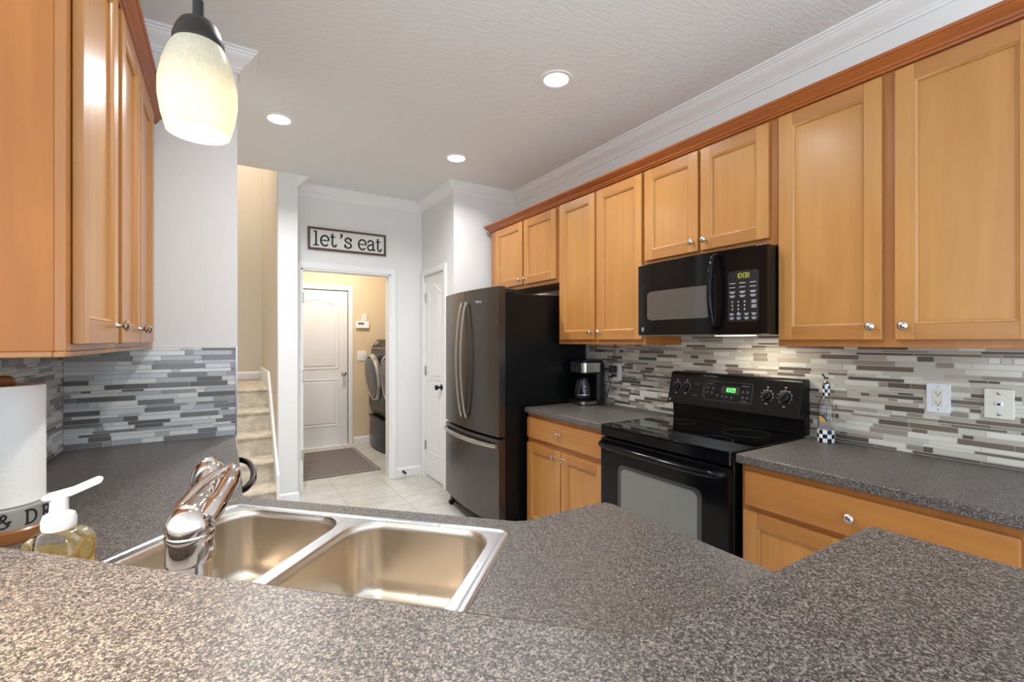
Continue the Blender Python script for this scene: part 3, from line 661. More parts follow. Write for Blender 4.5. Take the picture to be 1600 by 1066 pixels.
bm = bmesh.new(); prism(bm, [(.505, 1.004), (.545, 1.178), (.552, 1.187), (.565, 1.191), (.600, 1.191), (.605, 1.187), (.605, .9215), (.56, .9215), (.556, 1.004)], .0, RW, 0, YZX, .005, 2, True)
bg_ = obj('backguard', bm, 'panelblack', rg)
# control panel frame: plane from (y .505,z 1.004) to (.545,1.178)
tl = math.atan2(.04, .174)
pn = thing('control_panel', '', ''); del pn['label']; del pn['category']
pn.parent = bg_; pn.location = (0, .505, 1.004); pn.rotation_euler = (-tl, 0, 0)
FZ = .1785
def seg7(bm, s, x, z, h, wd, fn=None):
    S = {'0': 'abcdef', '1': 'bc', '2': 'abged', '3': 'abgcd', '4': 'fgbc', '5': 'afgcd', '6': 'afgedc', '7': 'abc', '8': 'abcdefg', '9': 'abcdfg'}; w_ = h*.5
    for ch in s:
        if ch == ':':
            for q in (.3, .7): box(bm, x-wd*.5, x+wd*.5, -.0006, 0, z+h*q-wd*.5, z+h*q+wd*.5)
            x += h*.22; continue
        G = {'a': ((0, h), (w_, h)), 'b': ((w_, h), (w_, h/2)), 'c': ((w_, h/2), (w_, 0)), 'd': ((0, 0), (w_, 0)), 'e': ((0, 0), (0, h/2)), 'f': ((0, h/2), (0, h)), 'g': ((0, h/2), (w_, h/2))}
        for k in S[ch]: (a, b_), (c_, d_) = G[k]; ribbon(bm, [(x+a, z+b_), (x+c_, z+d_)], wd, .0006)
        x += h*.72
KN = [(.026, .105), (.095, .108), (.575, .098), (.675, .098)]
PK = [(.055, .103), (.12, .105), (.597, .10), (.683, .10)]
for i, (kx, kz) in enumerate(PK):
    rr = (.022, .022, .024, .027)[i]
    bm = bmesh.new(); lathe(bm, [(0, 0), (rr*1.05, 0), (rr*1.05, .003), (rr, .006), (rr*.9, .016), (rr*.7, .018), (0, .018)], 28, 0, FRONT); box(bm, -rr*.28, rr*.28, -.027, -.012, -rr*.9, rr*.9, .004, 0, Matrix.Rotation(R(40), 4, 'Y'))
    o = obj('control_knob', bm, 'blackplastic', pn, (kx, 0, kz))
    bm = bmesh.new()
    for a in range(-140, 141, 35):
        q = R(90-a); ribbon(bm, [(kx+rr*1.22*math.cos(q), kz+rr*1.22*math.sin(q)), (kx+rr*1.42*math.cos(q), kz+rr*1.42*math.sin(q))], .0022, .0005)
    pts = [(kx+rr*1.18*math.cos(R(90-a)), kz+rr*1.18*math.sin(R(90-a))) for a in range(-140, 141, 10)]; ribbon(bm, pts, .001, .0004)
    for dz, ww in ((rr*1.75, .010), (-rr*1.75, .013)): box(bm, kx-ww/2, kx+ww/2, -.0005, 0, kz+dz-.002, kz+dz+.002)
    obj('dial_marking', bm, 'grey', pn)
bm = bmesh.new(); seg7(bm, '10:09', .368, .098, .02, .0032); obj('clock_digits', bm, 'green', pn)
bm = bmesh.new(); box(bm, .345, .45, -.0004, 0, .088, .128); obj('display_window', bm, 'slot', pn)
bm = bmesh.new(); ribbon(bm, [(p[0], p[1]) for p in rrect(.245, .52, .045, .15, .01)+[rrect(.245, .52, .045, .15, .01)[0]]], .001, .0003)
for x, z in ((.262, .11), (.295, .11), (.262, .085), (.29, .085), (.325, .075), (.355, .07), (.38, .07), (.41, .07), (.47, .105), (.495, .105), (.47, .075), (.495, .075)):
    for q in (-1, 1): box(bm, x-.006, x+.006, -.0005, 0, z+q*.0035-.0014, z+q*.0035+.0014)
for x, z, ww in ((.19, .125, .025), (.185, .06, .03), (.275, .135, .03), (.48, .135, .04), (.48, .055, .035)): box(bm, x-ww/2, x+ww/2, -.0005, 0, z-.0015, z+.0015)
ribbon(bm, [(.235, .12), (.235, .06)], .0015, .0005); obj('button_print', bm, 'dim', pn)
bm = bmesh.new(); lathe(bm, [(0, 0), (.009, 0), (.009, .001), (0, .001)], 20, 0, FRONT); obj('badge', bm, 'dim', pn, (.018, 0, .022))

# ------------------------------------------------------------------ microwave
MW = .726
mw = thing('microwave', 'black over-the-range microwave with clock above the stove', 'microwave', (2.0, 1.832, 1.405), -90)
def mfront(x): u = (x-MW/2)/(MW/2); return -.048+.026*u*u
obj('body', B(.003, MW-.003, 0, XW-2.0-.012, .004, .388, .002), 'black', mw)
def mpanel(x0, x1, z0, z1):
    pts = [(x0, -.001)]+[(x0+(x1-x0)*k/14, mfront(x0+(x1-x0)*k/14)) for k in range(15)]+[(x1, -.001)]
    bm = bmesh.new(); prism(bm, pts, z0, z1, 0, None, .006, 2); return bm
md = obj('door', mpanel(0, .535, .0, .39), 'black', mw)
def curved_rect(x0, x1, z0, z1, r, off):
    t = bmesh.new(); n = 16
    # strip grid following the curved front, rounded corners by z limits
    cols = []
    for k in range(n+1):
        x = x0+(x1-x0)*k/n; dx = min(x-x0, x1-x); e = 0
        if dx < r: e = r-math.sqrt(max(0, r*r-(r-dx)**2))
        cols.append([t.verts.new((x, mfront(x)-off, z0+e)), t.verts.new((x, mfront(x)-off, z1-e))])
    for a, b_ in zip(cols, cols[1:]): t.faces.new((a[0], b_[0], b_[1], a[1]))
    bm = bmesh.new(); add(bm, t); return bm
obj('window', curved_rect(.072, .474, .08, .235, .012, .001), 'mwwindow', md)
bm = bmesh.new(); ribbon(bm, [(.028, .06), (.028, .27)], .0018, .0006, 0, lambda x, z, d: (x, mfront(x)-d, z))
pr = rrect(.045, .495, .052, .28, .02); ribbon(bm, pr+[pr[0]], .0012, .0004, 0, lambda x, z, d: (x, mfront(x)-d, z)); obj('trim_line', bm, 'ovenborder', md)
bm = bmesh.new(); lathe(bm, [(0, 0), (.012, 0), (.012, .0015), (.0105, .002), (0, .002)], 24, 0, FRONT); o = obj('badge', bm, 'silver', md, (.038, mfront(.038)-.0005, .033), (0, 0, R(-8)))
bm = bmesh.new(); ribbon(bm, spline([(-.005, .001, 0), (-.003, .005, 0), (-.006, -.003, 0), (-.001, -.004, 0), (.001, .002, 0), (.005, .004, 0), (.003, -.001, 0), (.006, -.003, 0)], 4), .0012, .0004); obj('emblem', bm, 'dim', o, (0, -.002, 0))
bm = bmesh.new(); tube(bm, spline([(.505, mfront(.5), .032), (.505, -.078, .045), (.505, -.098, .11), (.505, -.106, .2), (.505, -.098, .29), (.505, -.078, .355), (.505, mfront(.5), .368)], 6), .011, 12, sx=1.1); obj('handle', bm, 'black', md)
mp = obj('control_panel', mpanel(.538, MW, .0, .39), 'black', mw)
F = lambda x, z, d: (x, mfront(x)-d, z)
obj('keypad', curved_rect(.556, .692, .055, .285, .012, .0006), 'blackplastic', mp)
bm = bmesh.new(); seg7(bm, '10:08', 0, 0, .02, .003); obj('clock_digits', bm, 'yellow', mp, (.594, mfront(.594)-.0022, .252), (0, 0, R(7)))
bm = bmesh.new()
def dash(x, z, ww, hh=.0032): ribbon(bm, [(x-ww/2, z), (x+ww/2, z)], hh, .0012, 0, F)
for r_, z in enumerate((.226, .208, .188, .170)):
    for cx in (.577, .622, .668):
        dash(cx, z+.003, .026); 
        if r_ > 1: dash(cx, z-.0025, .018)
obj('function_print', bm, 'grey', mp); bm = bmesh.new()
for r_ in range(3):
    for cx in (.577, .604, .632): dash(cx, .146-.017*r_, .005, .008)
dash(.604, .095, .005, .008)
obj('number_print', bm, 'grey', mp); bm = bmesh.new()
for z in (.148, .140, .127, .119): dash(.672, z, .02, .0045)
for z in (.092, .074):
    for cx in (.574, .606, .64, .672): dash(cx, z, .02); dash(cx, z-.006, .014)
obj('key_print', bm, 'grey', mp)
obj('underside', B(.02, MW-.02, -.02, .36, -.004, .004, .002), 'handle', mw)
bm = bmesh.new(); prism(bm, rrect(.43, .60, .04, .12, .01), -.0065, -.0035); obj('lamp_lens', bm, 'hoodlens', mw)
light('hood_lamp', 'AREA', (.515, .2, -.012), HOOD_W, (1, .88, .7), mw, .12)

# ------------------------------------------------------------------ coffee maker
cm = thing('coffee_maker', 'black and steel drip coffee maker on the counter beside the refrigerator', 'coffee maker', (2.262, 2.592, .914), -98)
def rb(x0, x1, y0, y1, z0, z1, r, b=.004, bm=None, mi=0):
    bm = bm or bmesh.new(); prism(bm, rrect(x0, x1, y0, y1, r), z0, z1, mi, None, b, 2); return bm
obj('base', rb(-.095, .095, -.105, .10, 0, .034, .03), 'blackplastic', cm)
def upath(x0, x1, y0, y1, r): return [(x0, y1)]+[(x0+r-r*math.cos(R(a)), y0+r-r*math.sin(R(a))) for a in range(0, 91, 15)]+[(x1-r+r*math.sin(R(a)), y0+r-r*math.cos(R(a))) for a in range(0, 91, 15)]+[(x1, y1)]
bm = bmesh.new(); sweep(bm, upath(-.095, .095, -.105, .02, .03), [(0, .008), (.0015, .008), (.0015, .028), (0, .028)], -1); obj('base_band', bm, 'coffeesteel', cm)
obj('column', rb(-.09, .09, .03, .10, .034, .245, .02), 'blackplastic', cm)
obj('brew_housing', rb(-.095, .095, -.095, .10, .225, .31, .035), 'blackplastic', cm)
bm = bmesh.new(); sweep(bm, upath(-.095, .095, -.095, .05, .035), [(0, .236), (.0015, .236), (.0015, .302), (0, .302)], -1); obj('housing_band', bm, 'coffeesteel', cm)
obj('lid', rb(-.09, .09, -.08, .09, .31, .322, .03), 'blackplastic', cm)
bm = B(-.028, .028, -.0995, -.098, .272, .294); 
for bx in (-.06, -.045, .045, .06): box(bm, bx-.005, bx+.005, -.0995, -.098, .268, .275); box(bm, bx-.005, bx+.005, -.0995, -.098, .288, .295)
box(bm, -.02, .02, -.0995, -.098, .245, .25); obj('buttons', bm, 'slot', cm)
bm = bmesh.new(); lathe(bm, [(0, 0), (.062, 0), (.066, .004), (.0, .004)], 32); obj('hot_plate', bm, 'blackplastic', cm, (0, -.035, .034))
cf = thing('coffee_carafe', 'dark glass coffee carafe standing in the coffee maker', 'carafe', (2.228, 2.597, .9525), -98)
bm = bmesh.new(); lathe(bm, [(0, 0), (.05, 0), (.058, .008), (.063, .03), (.062, .06), (.055, .1), (.046, .13), (.044, .145), (0, .145)], 36); obj('jug', bm, 'carafeglass', cf)
bm = bmesh.new(); lathe(bm, [(.046, .136), (.049, .138), (.049, .15), (.04, .156), (.0, .158)], 32); obj('lid', bm, 'blackplastic', cf)
bm = bmesh.new(); lathe(bm, [(.0635, .028), (.0642, .03), (.0642, .036), (.0632, .038)], 36, cap=False); obj('band', bm, 'coffeesteel', cf)
bm = bmesh.new(); tube(bm, spline([(.035, -.03, .145), (.06, -.05, .142), (.073, -.06, .11), (.07, -.058, .07), (.055, -.045, .045)], 6), .008, 10, sx=1.3); obj('handle', bm, 'blackplastic', cf)

# ------------------------------------------------------------------ outlets, plugs, jacks
def outlet(label, loc, rz=-90, w_=.073, h=.115):
    o = thing('electrical_outlet', label, 'outlet', loc, rz, None)
    bm = bmesh.new(); prism(bm, rrect(-w_/2, w_/2, -h/2, h/2, .004), 0, .006, 0, XZ, .002, 2); obj('cover_plate', bm, 'plate', o)
    bm = bmesh.new(); prism(bm, rrect(-.0165, .0165, -.034, .034, .004), .006, .008, 0, XZ, .001, 1); obj('receptacle', bm, 'almond', o)
    for zz in (.017, -.02):
        bm = bmesh.new(); box(bm, -.0075, -.0055, -.0085, -.007, zz, zz+.008); box(bm, .0055, .0075, -.0085, -.007, zz, zz+.007); lathe(bm, [(0, 0), (.0026, 0), (.0026, .0007), (0, .0007)], 12, 0, T((0, -.008, zz-.006)) @ FRONT)
        obj('socket_slots', bm, 'slot', o)
    for zz in (.045, -.045):
        bm = bmesh.new(); lathe(bm, [(0, 0), (.003, 0), (.002, .001), (0, .001)], 12, 0, T((0, -.006, zz)) @ FRONT); obj('screw', bm, 'silver', o)
    return o
outlet('white double outlet on the tile right of the oil bottle', (2.393, .66, 1.150))
outlet('white outlet with black plugs beside the coffee maker', (2.393, 2.412, 1.150), -90, .085)
jk = thing('phone_jack', 'almond wall plate with a single phone jack on the right tile', 'wall plate', (2.393, .492, 1.146), -90)
bm = bmesh.new(); prism(bm, rrect(-.039, .039, -.054, .054, .004), 0, .007, 0, XZ, .003, 2); obj('cover_plate', bm, 'almond', jk)
bm = bmesh.new(); box(bm, -.01, .01, -.011, -.006, -.009, .009, .002); obj('socket', bm, 'plate', jk)
bm = bmesh.new(); box(bm, -.004, .005, -.0116, -.0105, -.005, .003); obj('opening', bm, 'slot', jk)
for zz in (.038, -.038):
    bm = bmesh.new(); lathe(bm, [(0, 0), (.006, 0), (.005, .004), (0, .005)], 14, 0, T((.002, -.007, zz)) @ FRONT); obj('stud', bm, 'nickel', jk)
ad = thing('power_adapter', 'black power adapter plugged into the outlet behind the coffee maker, with cord going up', 'adapter', (2.384, 2.425, 1.172), -90)
obj('block', B(-.022, .02, -.045, -.0005, -.025, .025, .004), 'blackplastic', ad)
bm = bmesh.new(); tube(bm, spline([(0, -.03, .025), (-.002, -.03, .06), (.012, -.02, .10), (.01, -.012, .14), (.0, -.01, .176)], 6), .0018, 6); obj('cord', bm, 'blackplastic', ad)
pl = thing('power_plug', 'black plug and cord of the coffee maker in the lower socket', 'plug', (2.384, 2.42, 1.128), -90)
obj('plug_body', B(-.014, .012, -.028, -.0005, -.010, .010, .004), 'blackplastic', pl)
bm = bmesh.new(); tube(bm, spline([(-.014, -.02, 0), (-.05, -.02, -.02), (-.04, -.012, -.06), (-.06, -.012, -.11), (-.09, -.012, -.17)], 6), .003, 8); obj('cord', bm, 'blackplastic', pl)

# ------------------------------------------------------------------ oil bottle
ob = thing('oil_bottle', 'glass oil bottle with checkered base and pour spout beside the range', 'bottle', (2.33, 1.033, .9145))
def shell(prof, th=.0025):
    return prof+[(max(r-th, 0), z) for r, z in reversed(prof) if r > th]
bm = bmesh.new(); lathe(bm, shell([(.0325, .058), (.033, .06), (.0335, .16), (.031, .175), (.024, .195), (.016, .207), (.0145, .212)], .002), 32, cap=False); obj('glass_body', bm, 'glass', ob)
def checks(bm, r, z0, z1, rows, n):
    for i in range(rows):
        for k in range(n):
            t = bmesh.new(); a0, a1 = 2*PI*k/n, 2*PI*(k+1)/n; za, zb = z0+(z1-z0)*i/rows, z0+(z1-z0)*(i+1)/rows
            m_ = 4; vs = [[t.verts.new((r*math.cos(a0+(a1-a0)*j/m_), r*math.sin(a0+(a1-a0)*j/m_), z)) for j in range(m_+1)] for z in (za, zb)]
            for j in range(m_): t.faces.new((vs[0][j], vs[0][j+1], vs[1][j+1], vs[1][j]))
            add(bm, t, (i+k) % 2)
bm = bmesh.new(); checks(bm, .034, .002, .058, 3, 12); lathe(bm, [(0, 0), (.033, 0), (.034, .002)], 32, 1, cap=False); lathe(bm, [(.034, .058), (.031, .06), (0, .06)], 32, 0, cap=False); obj('checkered_base', bm, ['ckw', 'ckb'], ob)
bm = bmesh.new(); checks(bm, .0155, .210, .258, 3, 8); lathe(bm, [(.0155, .258), (.0, .26)], 16, 0, cap=False); obj('checkered_neck', bm, ['ckw', 'ckb'], ob)
bm = bmesh.new(); lathe(bm, [(.017, .258), (.017, .264), (.012, .268), (.007, .276), (.006, .286), (0, .287)], 18); obj('stopper', bm, 'silver', ob)
bm = bmesh.new(); tube(bm, [(0, .0, .284), (-.003, .006, .296), (-.008, .014, .31)], .0035, 8); tube(bm, [(0, -.003, .284), (-.001, -.006, .296)], .0035, 8); obj('pour_spout', bm, 'blackplastic', ob)
bm = bmesh.new()
fdir = math.atan2(-1.033, -2.33)
def onb(a, z, d): q = fdir+a/.0335; return ((.0337+d)*math.cos(q), (.0337+d)*math.sin(q), z)
for k, mi in enumerate((2, 3, 0, 1, 0, 1, 0)):
    rr = .03-.0035*k; pts = [(-.026+rr*math.cos(R(a)), .092+rr*1.15*math.sin(R(a))-.0005*k) for a in range(10, 120, 10)]
    ribbon(bm, pts, .0032, .0006, mi, onb)
obj('painted_motif', bm, ['pyel', 'porg', 'pblu', 'ckb'], ob)
bm = bmesh.new()
for x, z in ((-.02, .066), (0, .068), (.02, .065), (-.01, .072)): ribbon(bm, [(x-.007, z), (x+.007, z)], .008, .0006, 0, onb)
obj('painted_band', bm, 'ppur', ob)

# ------------------------------------------------------------------ paper towels
pc = (-.440, 1.572)
ph_ = thing('paper_towel_holder', 'round tin and wood paper towel holder lettered & DRY', 'towel holder', (pc[0], pc[1], .9145))
bm = bmesh.new(); lathe(bm, [(0, 0), (.092, 0), (.094, .004), (.094, .026), (.09, .03), (0, .03)], 48); obj('wood_base', bm, 'brownwood', ph_)
bm = bmesh.new(); lathe(bm, [(.086, .03), (.0865, .032), (.0865, .073), (.085, .076), (0, .076)], 48); obj('tin_band', bm, 'tin', ph_)
bm = bmesh.new(); lathe(bm, [(.009, .076), (.009, .35), (.016, .353), (.019, .362), (.016, .372), (.008, .378), (0, .379)], 20); obj('post', bm, 'brownwood', ph_)
fd = math.atan2(-pc[1], -pc[0])
def onring(x, z, d): q = fd+x/.0866; return ((.0866+d)*math.cos(q), (.0866+d)*math.sin(q), z)
def glyph(bm, ch, x, z, h, wd, fn, th=.0006):
    G = {'&': [[(.62, .12), (.3, .55), (.18, .8), (.3, 1), (.45, .85), (.35, .62), (.08, .38), (.05, .12), (.25, 0), (.5, .1), (.62, .4)], [(.5, .42), (.74, .42)]],
         'D': [[(.0, 0), (.36, 0), (.62, .18), (.7, .5), (.62, .82), (.36, 1), (.0, 1)], [(.14, 0), (.14, 1)]],
         'R': [[(0, 0), (.26, 0)], [(.13, 0), (.13, 1)], [(0, 1), (.4, 1), (.58, .86), (.58, .66), (.4, .52), (.13, .52)], [(.34, .52), (.62, .03), (.74, 0)]],
         'Y': [[(-.06, 1), (.16, 1)], [(.06, 1), (.32, .48), (.58, 1)], [(.48, 1), (.7, 1)], [(.32, .5), (.32, 0)], [(.2, 0), (.44, 0)]]}
    for s in G[ch]:
        p = [(x+a*h, z+b_*h) for a, b_ in s]
        if len(p) > 4: p = [(v.x, v.y) for v in spline([(a, b_, 0) for a, b_ in p], 4)]
        ribbon(bm, p, wd, th, 0, fn)
bm = bmesh.new()
for ch, xx in (('&', -.012), ('D', .032), ('R', .066), ('Y', .096)): glyph(bm, ch, xx, .038, .03, .0042, onring)
obj('lettering', bm, 'ink', ph_)
bm = bmesh.new(); pts = [(.02, .001), (.068, 0), (.0695, .004), (.0695, .274), (.068, .278), (.02, .277)]
lathe(bm, pts+[pts[0]], 56, cap=False); o = obj('paper_towel_roll', bm, 'paper', None, (pc[0], pc[1], .992)); tag(o, 'white paper towel roll standing on its holder by the left wall', 'paper towels')

# ------------------------------------------------------------------ soap dispenser
so = thing('soap_dispenser', 'clear foaming soap bottle with white pump behind the bar', 'soap dispenser', (-.232, 1.055, .921), 28)
bm = bmesh.new()
t = bmesh.new(); rings = []
for ins, z in ((.006, 0), (.001, .004), (0, .012), (0, .118), (.003, .128), (.010, .136), (.022, .142)):
    rings.append([t.verts.new((p[0], p[1], z)) for p in rrect(-.04+ins, .04-ins, -.03+ins*.6, .03-ins*.6, .010, 5)])
for a, b_ in zip(rings, rings[1:]):
    for i in range(len(a)): t.faces.new((a[i], a[(i+1) % len(a)], b_[(i+1) % len(a)], b_[i]))
t.faces.new(rings[0][::-1]); t.faces.new(rings[-1]); bmesh.ops.recalc_face_normals(t, faces=t.faces); add(bm, t); obj('bottle', bm, 'thin', so, None, (0, 0, R(-50)))
bm = bmesh.new(); prism(bm, rrect(-.036, .036, -.027, .027, .008), .004, .108, 0, None, .002, 1); obj('soap', bm, 'soap', so, None, (0, 0, R(-50)))
bm = bmesh.new(); lathe(bm, [(.015, .138), (.021, .142), (.0225, .146), (.0225, .158), (.020, .166), (.0135, .17), (.012, .172), (.012, .196), (0, .197)], 28); obj('pump_collar', bm, 'pump', so)
bm = bmesh.new(); prism(bm, [(-.02, .192), (-.022, .197), (-.012, .203), (.02, .206), (.054, .216), (.058, .213), (.054, .204), (.012, .192)], -.0075, .0075, 0, Matrix(((1, 0, 0, 0), (0, 0, 1, 0), (0, 1, 0, 0), (0, 0, 0, 1))), .003, 2, True); obj('pump_head', bm, 'pump', so)
bm = bmesh.new(); lathe(bm, [(.017, 0), (.0205, 0), (.0205, .0012), (.017, .0012), (.017, 0)], 32, 0, T((.04, 0, .105)) @ Matrix.Rotation(R(90), 4, 'Y'), cap=False); obj('gold_ring', bm, 'gold', so, None, (0, 0, R(-50)))

# ------------------------------------------------------------------ pendant
pd = thing('pendant_light', 'lit pendant lamp with cream linen-glass shade and bronze cap', 'pendant light', (-.036, .972, 1.735))
PR = [(.047, 0), (.054, .026), (.0585, .056), (.0585, .083), (.053, .113), (.045, .138), (.036, .156), (.028, .166)]
bm = bmesh.new(); lathe(bm, shell(PR, .003), 48, cap=False); obj('shade', bm, 'shade', pd)
bm = bmesh.new(); lathe(bm, [(.0375, .152), (.039, .156), (.038, .165), (.034, .178), (.027, .191), (.018, .198), (.012, .20), (.0, .201)], 36); lathe(bm, [(.009, .197), (.009, .23), (.0055, .233), (.0055, .24), (0, .24)], 16); obj('cap', bm, 'bronze', pd)
bm = bmesh.new(); tube(bm, [(0, 0, .23), (0, 0, ZC-1.735-.01)], .0028, 10); obj('stem', bm, 'bronze', pd)
bm = bmesh.new(); lathe(bm, [(.055, 0), (.055, .008), (.03, .02), (0, .022)], 32, 0, T((0, 0, ZC-1.735)) @ Matrix.Rotation(PI, 4, 'X')); obj('canopy', bm, 'bronze', pd)
bm = bmesh.new(); lathe(bm, [(0, .022), (.012, .026), (.02, .038), (.022, .05), (.019, .064), (.011, .08), (0, .082)], 20); obj('bulb', bm, 'bulb', pd)
bm = bmesh.new(); lathe(bm, [(.012, .076), (.03, .088), (.031, .094), (.014, .1), (.014, .165), (0, .165)], 24); obj('socket', bm, 'bronze', pd)
light('pendant_lamp', 'POINT', (0, 0, .012), PEND_W, (1, .95, .88), pd, .006)

# ------------------------------------------------------------------ recessed lights
def downlight(x, y, label, k=1.0):
    o = thing('recessed_light', label, 'ceiling light', (x, y, ZC), 0, 'recessed ceiling lights')
    bm = bmesh.new(); lathe(bm, [(.066, -.001), (.066, -.004), (.072, -.007), (.088, -.006), (.092, -.001), (.092, -.0005), (.066, -.0005)], 40, cap=False); obj('trim_ring', bm, 'white', o)
    bm = bmesh.new(); lathe(bm, [(0, -.004), (.05, -.0042), (.067, -.003), (.067, -.001), (0, -.001)], 36); obj('lens', bm, 'lens', o)
    light('downlight', 'AREA', (0, 0, -.012), DOWN_W*k, (.95, .99, 1.03), o, .13, spread=R(150)); return o
downlight(1.524, 1.994, 'round recessed ceiling light nearest the wall cabinets and camera', .9)
downlight(1.527, 3.261, 'round recessed ceiling light farthest back, near the pantry corner', 1.1)
downlight(.302, 3.283, 'round recessed ceiling light just right of the pendant', 2.8)
downlight(.60, 1.60, 'round recessed ceiling light over the sink aisle', 1.6)

# ------------------------------------------------------------------ sign
sg = thing('wall_sign', "framed white let's eat sign above the laundry doorway", 'sign', (.655, YB-.001, 2.212))
SWd, SH = .713, .206
obj('board', B(.01, SWd-.01, -.012, 0, .01, SH-.01), 'signface', sg)
bm = bmesh.new()
sweep(bm, [(0, 0), (SWd, 0), (SWd, SH), (0, SH)], [(0, 0), (.018, 0), (.018, -.022), (0, -.022)], 1, 0, True, XZ @ Matrix.Scale(-1, 4, (0, 0, 1))); obj('frame', bm, 'signframe', sg)
arc = lambda cx, cz, rx, rz, a0, a1, n=20: [(cx+rx*math.cos(R(a0+(a1-a0)*k/n)), cz+rz*math.sin(R(a0+(a1-a0)*k/n))) for k in range(n+1)]
sp = lambda p: [(v.x, v.y) for v in spline([(a, b_, 0) for a, b_ in p], 5)]
LET = {'l': [[(-.22, 1.34), (.07, 1.34)], [(0, 1.34), (0, 0)], [(-.26, 0), (.26, 0)]],
       'e': [[(-.38, .52), (.36, .52)], arc(0, .5, .38, .5, 4, 318)],
       't': [[(-.22, .95), (.26, .95)], sp([(0, 1.28), (0, .6), (0, .22), (.12, .01), (.3, .05), (.36, .26)])],
       's': [sp([(.26, .68), (.24, .86), (0, .99), (-.24, .88), (-.24, .66), (0, .53), (.26, .38), (.28, .14), (0, .0), (-.24, .1), (-.28, .3)]), [(.27, .66), (.27, .98)], [(-.29, .34), (-.29, .02)]],
       'a': [sp([(-.28, .74), (-.2, .94), (.02, 1.0), (.22, .88), (.25, .6), (.25, .22), (.32, .02), (.46, .08)]), sp([(.25, .58), (0, .56), (-.26, .42), (-.3, .2), (-.12, .0), (.12, .06), (.25, .24)])],
       "'": []}
bm = bmesh.new(); xh = .094
for ch, cx in (('l', 240), ('e', 380), ('t', 500), ("'", 640), ('s', 757), ('e', 1000), ('a', 1145), ('t', 1270)):
    x = (cx-115)/1290*SWd-.004*(cx-115)/1290; z = .043
    if ch == "'":
        ribbon(bm, [(x+.002, z+xh*1.36), (x+.006, z+xh*1.18), (x+.002, z+xh*1.0), (x-.008, z+xh*.86)], [.016, .022, .014, .005], .002)
    for s in LET[ch]:
        d_ = abs(s[0][1]-s[-1][1]) < 1e-6 and len(s) == 2
        ribbon(bm, [(x+a*xh, z+b_*xh) for a, b_ in s], .0115 if d_ else .0155, .002)
obj('lettering', bm, 'ink', sg, (0, -.012, 0))

# ------------------------------------------------------------------ laundry room
dm = thing('door_mat', 'grey-brown woven mat on the laundry floor before the back door', 'mat', (.64, 4.93, 0))
bm = bmesh.new(); prism(bm, rrect(0, .79, 0, 1.2, .01), .0005, .007, 0, None, .003, 1); obj('backing', bm, 'matedge', dm)
obj('pile', B(.035, .755, .035, 1.165, .006, .0095), 'mat', dm)
bm = bmesh.new(); sweep(bm, [(.02, .02), (.77, .02), (.77, 1.18), (.02, 1.18)], [(0, .006), (.012, .006), (.012, .009), (0, .009)], 1, 0, True); obj('border_line', bm, 'matline', dm)
def washer(y, label):
    o = thing('laundry_machine', label, 'washing machine', (1.66, y, 0), -90, 'graphite laundry machines'); W_ = .685
    def fr_(x): u = (x-W_/2)/(W_/2); return -.035+.035*u*u
    def pan(z0, z1, b=.008):
        pts = [(.003, .72)]+[(.003+(W_-.006)*k/14, fr_(.003+(W_-.006)*k/14)) for k in range(15)]+[(W_-.003, .72)]
        bm = bmesh.new(); prism(bm, pts, z0, z1, 0, None, b, 2); return bm
    obj('pedestal', pan(.015, .40), 'graphite', o); obj('toe', B(.03, W_-.03, .03, .6, 0, .02), 'blackplastic', o)
    obj('pedestal_grip', B(.08, W_-.08, -.03, .0, .395, .412), 'blackplastic', o)
    bm = bmesh.new(); prism(bm, [(.03, .412), (-.01, .55), (-.012, .9), (.01, 1.2), (.03, 1.285), (.1, 1.385), (.13, 1.392), (.72, 1.392), (.72, .412)], .003, W_-.003, 0, YZX, .01, 2, True); obj('body', bm, 'graphite', o)
    bm = bmesh.new(); prism(bm, [(.028, 1.28), (.098, 1.383), (.094, 1.386), (.022, 1.283)], .01, W_-.01, 0, YZX, 0); c_ = obj('console', bm, 'blackplastic', o)
    bm = bmesh.new(); lathe(bm, [(0, 0), (.036, 0), (.032, .02), (0, .022)], 24); obj('dial', bm, 'silver', c_, (.16, .058, 1.338), (R(55), 0, 0))
    obj('console_trim', B(.004, W_-.004, .018, .026, 1.274, 1.284), 'silver', o)
    dd = thing('door', '', ''); del dd['label']; del dd['category']; dd.parent = o; dd.location = (W_/2, -.012, .915); dd.rotation_euler = (R(6), 0, 0)
    bm = bmesh.new(); lathe(bm, [(.28, 0), (.30, .01), (.302, .04), (.29, .06), (.272, .064), (.265, .055), (.265, 0)], 48, 0, FRONT, cap=False); obj('door_ring', bm, 'silver', dd)
    bm = bmesh.new(); lathe(bm, [(.266, .04), (.25, .064), (.2, .078), (.12, .086), (.08, .082), (.0, .08)], 48, 0, FRONT, cap=False); obj('door_glass', bm, 'doorgrey', dd)
    return o
washer(6.255, 'dark graphite laundry machine in the far corner of the laundry room')
washer(5.56, 'nearer dark graphite laundry machine, half hidden by the doorway')
tp = thing('alarm_keypad', 'white alarm keypad on the laundry wall beside the back door', 'keypad', (1.575, YL-.001, 1.60))
obj('housing', B(-.07, .10, -.03, 0, -.06, .035, .006), 'plate', tp); obj('bracket', B(0, .08, -.02, 0, .037, .13, .005), 'almond', tp); obj('screen', B(-.045, .03, -.0315, -.03, -.01, .018), 'dim', tp)
sw = thing('light_switch', 'white wall switch under the alarm keypad', 'switch', (1.585, YL-.001, 1.17))
obj('cover_plate', B(-.06, .06, -.007, 0, -.065, .065, .003), 'plate', sw)
for x in (-.024, .024): obj('rocker', B(x-.016, x+.016, -.011, -.006, -.033, .033, .002), 'white', sw)
ds = thing('door_stop', 'small black door stop on the baseboard below the white wall', 'door stop', (1.548, YB-.0145, .05))
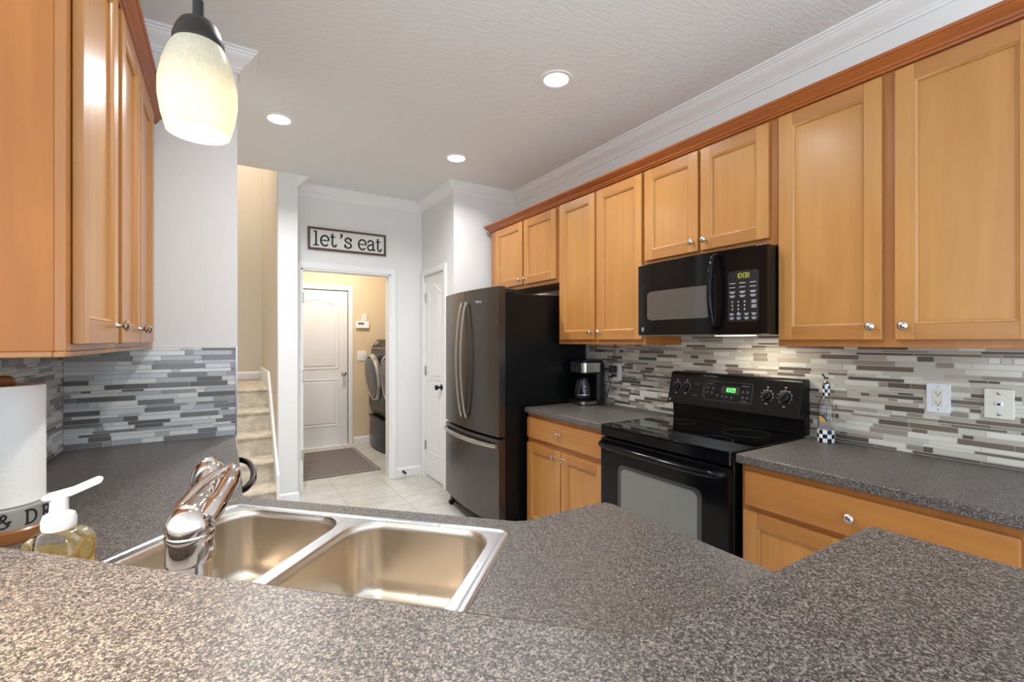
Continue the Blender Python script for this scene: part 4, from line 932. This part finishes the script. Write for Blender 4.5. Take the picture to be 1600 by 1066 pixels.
bm = bmesh.new(); lathe(bm, [(0, 0), (.014, 0), (.012, .006), (.005, .008), (.005, .05), (0, .05)], 14, 0, FRONT); obj('stem', bm, 'blackplastic', ds)
bm = bmesh.new(); lathe(bm, [(0, .05), (.011, .05), (.012, .056), (.011, .066), (0, .068)], 14, 0, FRONT); obj('rubber_tip', bm, 'blackplastic', ds)
# ceiling lamps outside the frame: laundry room and stairwell
lf = thing('flush_light', 'flush ceiling lamp lighting the laundry room', 'ceiling light', (1.2, 5.6, ZC))
bm = bmesh.new(); lathe(bm, [(.15, 0), (.15, -.02), (.13, -.06), (.08, -.085), (0, -.09)], 32); obj('diffuser', bm, 'plate', lf)
light('laundry_lamp', 'AREA', (0, 0, -.1), LAUN_W, (1, .93, .84), lf, .28)
lf = thing('flush_light', 'flush ceiling lamp lighting the stairwell', 'ceiling light', (-.3, 5.3, 4.6))
bm = bmesh.new(); lathe(bm, [(.15, 0), (.15, -.02), (.13, -.06), (.08, -.085), (0, -.09)], 32); obj('diffuser', bm, 'plate', lf)
light('stair_lamp', 'AREA', (0, 0, -.1), STAIR_W, (1, .92, .82), lf, .28)

lf = thing('bar_fill_pendant', 'unseen hanging lamp added to brighten the left of the bar', 'ceiling light', (-.43, .50, 1.64))  # out of view; lamp and fixture added to warm the bar's left end
bm = bmesh.new(); lathe(bm, shell([(.11, 0), (.10, .04), (.07, .09), (.03, .12)], .003), 32, cap=False); obj('shade', bm, 'bronze', lf)
bm = bmesh.new(); tube(bm, [(0, 0, .11), (0, 0, ZC-1.64)], .004, 8); obj('stem', bm, 'bronze', lf)
light('bar_fill_lamp', 'AREA', (0, 0, .03), BAR_W, (1, .82, .62), lf, .16, spread=R(125))

# shared group names for the repeats
GROUPS = {'wall_cabinet': 'maple wall cabinets', 'base_cabinet': 'maple base cabinets', 'countertop': 'speckled countertops', 'mosaic_backsplash': 'mosaic tile backsplashes',
          'electrical_outlet': 'white outlets on the right tile', 'cabinet_crown': 'stained cabinet crowns', 'flush_light': 'flush ceiling lamps'}
for o in list(bpy.data.objects):
    k = o.name.split('.')[0]
    if o.parent is None and k in GROUPS: o['group'] = GROUPS[k]
